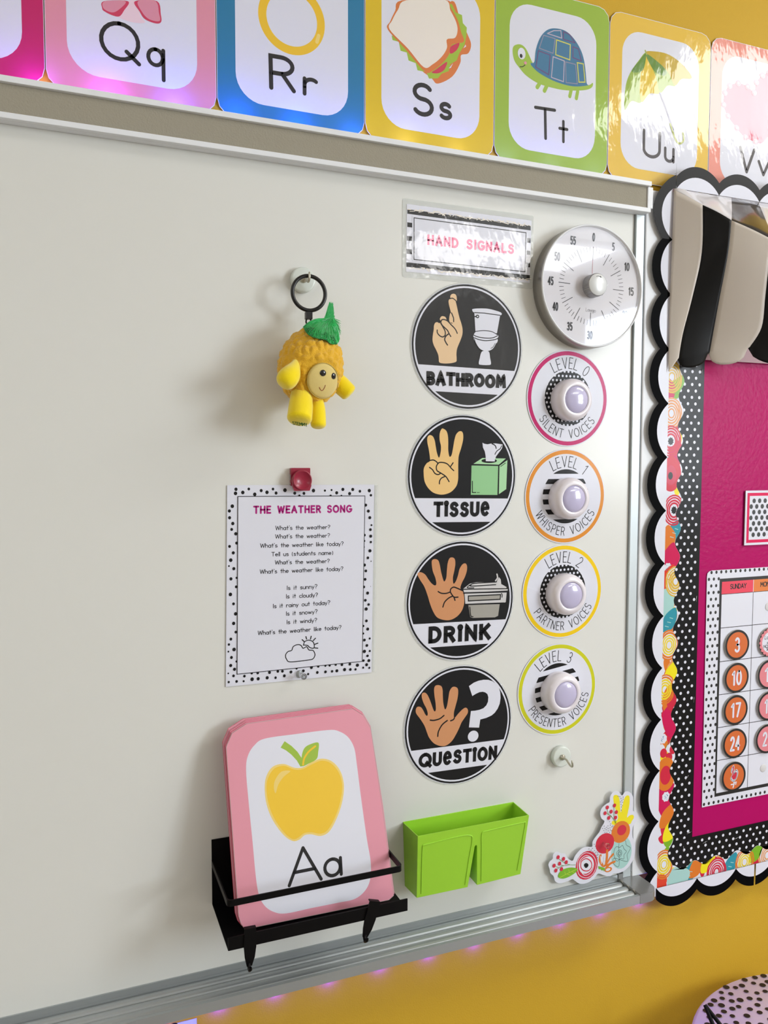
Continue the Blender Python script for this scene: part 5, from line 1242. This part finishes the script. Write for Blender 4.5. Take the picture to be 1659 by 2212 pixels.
P = [(-.5, 1121.5), (-20.5, 1121.5)] + smooth_pts([(-28, 1130), (-37, 1148), (-41, 1170), (-35, 1189), (-24, 1206), (-9.9, 1219.5), (4.4, 1228)], False, 4) + [(5.5, 1206), (-.5, 1205)]
q.slab(P, 12.15, 12.45, bk); q.poly([(-.5 - e, s_) for s_, e in arc(1121.8, 1205, 0, 23)], 12.5, pm('paper', 'gloss')); q.build('scalloped_border', bb_)
o = scallop([5.9 + 91.9 * k - 91.9 for k in range(5)], top, 12.7, lo=5, bk=bk).build('scalloped_border', bb_)
o = scallop([-2.5 + 91.9 * k for k in range(5)], bot, 12.7, hi=226.5).build('scalloped_border', bb_)
o = scallop([-2.5 + 91.9 * k for k in range(2, 5)], bot, 12.5, lo=230.5, hi=320).build('scalloped_border', bb_)
st = mat('staple_wire', (200, 204, 208), .25, metal=.9)
for x, y, a in ((8, 1232, 25), (72, 905, 85), (73, 510, 88), (73, 330, 88), (62, 190, 50), (70, 88, 15), (108, 64, 15), (182, 58, 12), (58, 60, 85)):
    q = MB(.001); ca, sa = 5 * cos(radians(a)), 5 * sin(radians(a)); q.tube([(x - ca, y - sa, 10.2), (x - ca, y - sa, 10.9 if y < 1200 else 13.3), (x + ca, y + sa, 10.9 if y < 1200 else 13.3), (x + ca, y + sa, 10.2)], .3, st, 6); q.build('staple', bb_)

# ---- striped paper awning
AW = [[(0.9565, -0.0145, 1.9533), (0.9543, -0.016, 1.8694), (0.9531, -0.015, 1.7781), (0.9533, -0.0145, 1.6862), (0.9542, -0.0145, 1.653)],
[(0.9903, -0.045, 1.9234), (0.9909, -0.045, 1.8471), (0.983, -0.035, 1.7767), (0.9726, -0.026, 1.7164), (0.9686, -0.022, 1.6759)],
[(1.0228, -0.075, 1.8942), (1.0208, -0.072, 1.8436), (1.0223, -0.055, 1.776), (1.0239, -0.042, 1.7248), (1.022, -0.036, 1.6862)],
[(1.0787, -0.11, 1.8586), (1.0755, -0.105, 1.8263), (1.0796, -0.095, 1.7729), (1.0842, -0.085, 1.7244), (1.0749, -0.07, 1.6931)],
[(1.1282, -0.15, 1.8246), (1.1281, -0.145, 1.7819), (1.1348, -0.135, 1.74), (1.1462, -0.12, 1.698), (1.1516, -0.11, 1.6768)]]
aw = thing('paper_awning', (.9565, -.0145, 1.9533), 'black and white striped paper awning pinned over the bulletin board', 'awning')
ao = Vector((.9565, -.0145, 1.9533))
acr = mat('awning_cream', (216, 208, 198), .6, coat=.25, crough=.25, bump=(7, .002, 1)); abk = mat('awning_black', (7, 8, 10), .55, spec=.25, coat=.1, crough=.25, bump=(7, .002, 1))
rg = mat('awning_roof_gloss', (232, 232, 238), .35, coat=1, crough=.06, bump=(9, .004, 2)); rk2 = mat('awning_roof_black', (22, 22, 26), .35, coat=1, crough=.08, bump=(9, .004, 2))
for i in range(4):
    A = smooth_pts([tuple(Vector(p) - ao) for p in AW[i]], False, 6); Bq = smooth_pts([tuple(Vector(p) - ao) for p in AW[i + 1]], False, 6); N = 10
    m = abk if i % 2 else acr
    rows = [[tuple(Vector(a).lerp(Vector(b), j / N) + Vector((0, -.0022 * sin(pi * j / N) * (1 if i else .4), 0))) for j in range(N + 1)] for a, b in zip(A, Bq)]
    if i:   # rounded tongue at the foot of the stripe
        a, b = Vector(rows[-1][0]), Vector(rows[-1][-1]); drop = [0, .020, .024, .021][i]
        for k in range(1, 6):
            f = k / 5; row = []
            for j in range(N + 1):
                u = j / N * 2 - 1; hgt = drop * sqrt(max(0, 1 - abs(u) ** 2.4)); p = a.lerp(b, j / N); row.append(tuple(p + Vector((0, -.0022 * sin(pi * j / N) + .004 * f, -hgt * f))))
            rows.append(row)
    q = MB(); q.grid(rows, m, True); o = q.build('stripe', aw); sd = o.modifiers.new('paper', 'SOLIDIFY'); sd.thickness = .0004
top_x = [.9569, 1.0182, 1.0817, 1.1431, 1.205]; cols_ = []
for i in range(4):
    for j in range(6 if i < 3 else 7):
        u = j / 6; a_ = (Vector(AW[i][0]) - ao).lerp(Vector(AW[i + 1][0]) - ao, u); w_ = Vector((top_x[i] + (top_x[i + 1] - top_x[i]) * u, -.0142, 1.9552)) - ao; cols_.append((w_, a_))
rows = [[tuple(w_.lerp(a_, k / 8) + Vector((0, -.001, .004 * sin(j * .9))) * sin(pi * k / 8)) for j, (w_, a_) in enumerate(cols_)] for k in range(9)]
q = MB(); q.grid(rows, lambda i, j: rk2 if 12 <= j < 18 else rg, True); o = q.build('roof_panel', aw); sd = o.modifiers.new('paper', 'SOLIDIFY'); sd.thickness = .0004
q = MB(); b = q.pts([tuple(Vector(p) - ao) for p in ((1.020, -.0165, 1.676), (1.020, -.0165, 1.7045), (1.24, -.0165, 1.7050), (1.24, -.0165, 1.6765))]); q.face([b, b + 1, b + 2, b + 3], mat('mauve_card', (178, 150, 156), .7)); o = q.build('backing_strip', aw); sd = o.modifiers.new('paper', 'SOLIDIFY'); sd.thickness = .001

# ---- wall calendar with its number discs
ca_ = wallthing('calendar_chart', 1.056, .881, -.0107, 'white calendar chart with black dotted edge on the magenta board', 'calendar')
q = MB(.001); Pw = pm('paper', 'card'); Pk = pm('ink', 'card')
q.slab([(0, 0), (300, 0), (300, 428.5), (8, 428.5), (2, 427), (-1.5, 424), (-2.7, 419)], 0, .5, Pw); q.build('sheet', ca_)
q = MB(.001)
for r0 in range(0, 36):
    for k in range(0, 26):
        x = 4.5 + k * 11.2 + (r0 % 2) * 5.6 * 1.0; y = 5 + r0 * 12.0; x += -2.7 * y / 428
        if x < 28 or y < 15 or y > 414: q.poly(circle(x, y, 2.6, 3.0, 12), .55, Pk)
q.build('dotted_edge', ca_)
q = MB(.001); gx, gz0, gz1 = 30.0, 15.8, 411.7
q.poly([(gx - 1.6, gz0 - .8), (296, gz0 - .8), (296, gz1 + 1), (gx - 3.4, gz1 + 1)], .58, Pk); cx_ = [31.5 + 75 * k for k in range(4)]; rz = [384.5, 323.7, 262.7, 202.4, 142.3, 81.7, 20.5]
for c in range(3):
    q.poly([(cx_[c] + (.0 if c == 0 else .6), rz[0] + .4), (cx_[c + 1] - .6, rz[0] + .4), (cx_[c + 1] - .6, 407), (cx_[c] + .6, 407)], .64, pm('hdr' if c == 0 else 'hdo', 'card'))
    for r0 in range(6): q.poly([(cx_[c] + .6, rz[r0 + 1] + .6), (cx_[c + 1] - .6, rz[r0 + 1] + .6), (cx_[c + 1] - .6, rz[r0] - .6), (cx_[c] + .6, rz[r0] - .6)], .64, Pw)
q.poly([(cx_[1] - .6, rz[0]), (cx_[1] + .6, rz[0]), (cx_[1] + .6, 407), (cx_[1] - .6, 407)], .66, Pw)
q.build('day_grid', ca_)
q = MB(.001); text(q, 'SUNDAY', 51, 392.5, 90, 392.5, 9.5, 1.6, .7, Pk); text(q, 'MONDAY', 123, 392.5, 165, 392.5, 9.5, 1.6, .7, Pk); q.build('lettering', ca_)
for x, y in ((75 + 69, 355), (75 + 69, 52)):
    q = MB(.001); q.lathe([(7.5, .66), (7.6, 1.0), (7, 1.3), (.01, 1.35)], mat('velcro_white', (214, 214, 216), .6), 24, c=(x, y)); q.build('velcro_dot', ca_)
DISC = [('3', 1.1245, 1.172, 'discor', 'orange'), ('10', 1.1255, 1.1115, 'discor', 'orange'), ('17', 1.1255, 1.0523, 'discor', 'orange'), ('24', 1.1258, .9905, 'discor', 'orange'), ('', 1.1253, .9289, 'discor', 'orange'),
        ('lab', 1.2045, 1.1705, 'paper', 'white'), ('11', 1.2045, 1.1100, 'discpk', 'pink'), ('18', 1.2065, 1.0505, 'discpk', 'pink'), ('25', 1.2045, .9890, 'discpk', 'pink')]
for s_, x, z, c, cn in DISC:
    lab = {'3': 'topmost orange calendar disc, printed 3, in the Sunday column', '10': 'orange calendar disc printed 10, second from the top', '17': 'orange calendar disc printed 17, third from the top', '24': 'orange calendar disc printed 24, just above the bird disc', '11': 'upper pink calendar disc, cut by the photo edge, below the Labour day disc', '18': 'middle pink calendar disc, cut by the photo edge', '25': 'lowest pink calendar disc, printed 25, right of the orange 24'}[s_] if s_ not in ('', 'lab') else ('round orange calendar disc with a pink wading bird' if s_ == '' else 'round Labour day disc with pink scalloped rim')
    t = wallthing('number_disc', x, z, -.0117, lab, 'calendar disc', 'discs on the calendar')
    q = MB(.001); q.slab(circle(0, 0, 28.3, 27.4, 56), 0, 3.2, Pk, pm('steel', 'card')); q.poly(circle(0, 0, 24.2, 23.4, 48), 3.25, pm(c if s_ != 'lab' else 'discpk', 'card')); q.build('disc', t)
    q = MB(.001)
    if s_ == 'lab':
        for k in range(20): a = 2 * pi * k / 20; q.poly(circle(23.6 * cos(a), 23 * sin(a), 3.6, n=12), 3.28 + .002 * k, pm('discpk', 'card'))
        q.poly(circle(0, 0, 20.5, 19.6, 40), 3.36, Pw)
        for st_, a, b, c_, h in (('Labour', -15, 6, 15, 7.5), ('day', -9, -3, 8, 6), ('NO', -17, -10, -6, 6), ('SCHOOL', -10, -15.5, 12, 6)): text(q, st_, a, b, c_, b, h, .95, 3.42, Pk)
    elif s_ == '':
        B0 = [(-1, 20), (-5, 16), (-6, 10), (-3, 5), (-7, -3), (-2, -8), (3, -7), (8, 0), (9, 8), (5, 12), (1, 6)]
        q.stroke(smooth_pts(B0, True), 2.2, 3.3, Pw, closed=True); q.poly(smooth_pts(B0, True), 3.3, Pw); q.poly(smooth_pts([(-5, 2), (-2, -5), (4, -4), (7, 4), (5, 8), (0, 4)], True), 3.34, pm('fred', 'card'))
        q.stroke(smooth_pts([(-1, 3), (-3, 9), (-1, 15), (-3, 18)], False), 2.6, 3.36, pm('tomato', 'card')); q.stroke([(0, -8), (1, -14), (-1, -20)], 2.6, 3.3, Pw); q.stroke([(1, -12), (6, -11), (5, -15)], 2.4, 3.31, Pw); q.stroke([(-1, -14), (-6, -14)], 2.2, 3.32, Pw)
    else:
        wd = 13 if len(s_) == 1 else 24; text(q, s_, -wd / 2 + .8, -14.6, wd / 2 + .8, -14.6, 28, 4.4, 3.3, pm('hdr', 'card'), sp=.34); text(q, s_, -wd / 2, -14, wd / 2, -14, 28, 4.2, 3.36, Pw, sp=.34)
    q.build('lettering' if s_ else 'bird_print', t)
t = wallthing('dotted_card', 1.186, 1.4008, -.0115, 'small white card with black dots in a pink and white frame', 'card')
q = MB(.001); q.slab([(-50.3, -49.2), (50, -49.2), (50, 49.2), (-50.3, 49.2)], 0, 1.6, pm('paper', 'gloss'), pm('steel', 'gloss')); q.poly([(-46, -45), (46, -45), (46, 45), (-46, 45)], 1.65, pm('hotpink', 'gloss')); q.poly([(-40.5, -39.5), (40, -39.5), (40, 39.5), (-40.5, 39.5)], 1.7, pm('paper', 'gloss')); q.build('sheet', t)
q = MB(.001)
for a in range(-4, 4):
    for b in range(-4, 5):
        x, y = a * 13.2 + (b % 2) * 6.6 + 3, b * 10.2
        if -36 < x < 36 and -36 < y < 36: q.poly(circle(x, y, 4.0, 4.3, 16), 1.75, Pk)
        elif -41 < x <= -36 and -36 < y < 36: q.poly([(max(-40.4, u), v) for u, v in circle(x, y, 4.0, 4.3, 16)], 1.75, Pk)
q.build('dots', t)

# ================================================================ SPOTTED STOOL, PRONGS, LOWER POSTER
sx_, sy_, sz_ = 1.14, -.272, .55
sl = thing('stool', (sx_, sy_, 0), 'round stool with lilac-white seat covered in black spots', 'stool')
q = MB(); q.lathe([(.235, .49), (.248, .496), (.252, .52), (.250, .542), (.243, .55), (.0001, .551)], mat('lilac_laminate', (222, 208, 226), .45), 72); seat = q.build('seat', sl)
q = MB(); rnd = random.Random(11); done = []
for k in range(4200):
    a, r0 = rnd.uniform(0, 2 * pi), .238 * sqrt(rnd.random()); x, y = r0 * cos(a), r0 * sin(a)
    if all((x - u) ** 2 + (y - v) ** 2 > .0142 ** 2 for u, v in done):
        done.append((x, y)); q.poly([(x + rr * cos(b), y + rr * .86 * sin(b)) for rr in [rnd.uniform(.0044, .0062)] for b in [2 * pi * i / 12 for i in range(12)]], .5515 if r0 < .238 else .5512, mat('spot_black', (24, 14, 20), .5))
q.build('spots', seat)
for a in (45, 135, 225, 315):
    q = MB(); q.tube([(.18 * cos(radians(a)), .18 * sin(radians(a)), .49), (.215 * cos(radians(a)), .215 * sin(radians(a)), 0)], .012, black_metal, 12); q.build('leg', sl)
t = thing('prong_stand', (.975, -.12, .552), 'black metal prongs standing on the rim of the spotted stool', 'stand')
for p in ((-.002, -.030, 0), (.022, -.040, 0)):
    q = MB(); q.tube([(.001, .008, .046), (p[0] * .6, p[1] * .6, .020), p], [.0030, .0036, .0040], black_metal, 10); q.build('prong', t)
t = wallthing('lower_poster', .062, .62, .0115, 'white poster with black spotted border hanging below the pen tray', 'poster')
q = MB(.001); q.slab([(-100, -140), (100, -140), (100, 91), (-100, 91)], 0, .4, pm('paper', 'gloss')); q.build('sheet', t)
q = MB(.001); rnd = random.Random(2)
for k in range(60): x, y = rnd.uniform(-95, 95), rnd.uniform(-136, 88); q.poly(circle(x, y, rnd.uniform(3, 5), n=12), .45, pm('ink', 'gloss')) if abs(x) > 75 or y > 70 else None
q.poly(circle(69, 90 - 1.5, 5, 4, 14), .46, pm('ink', 'gloss')); q.build('spotted_border', t)
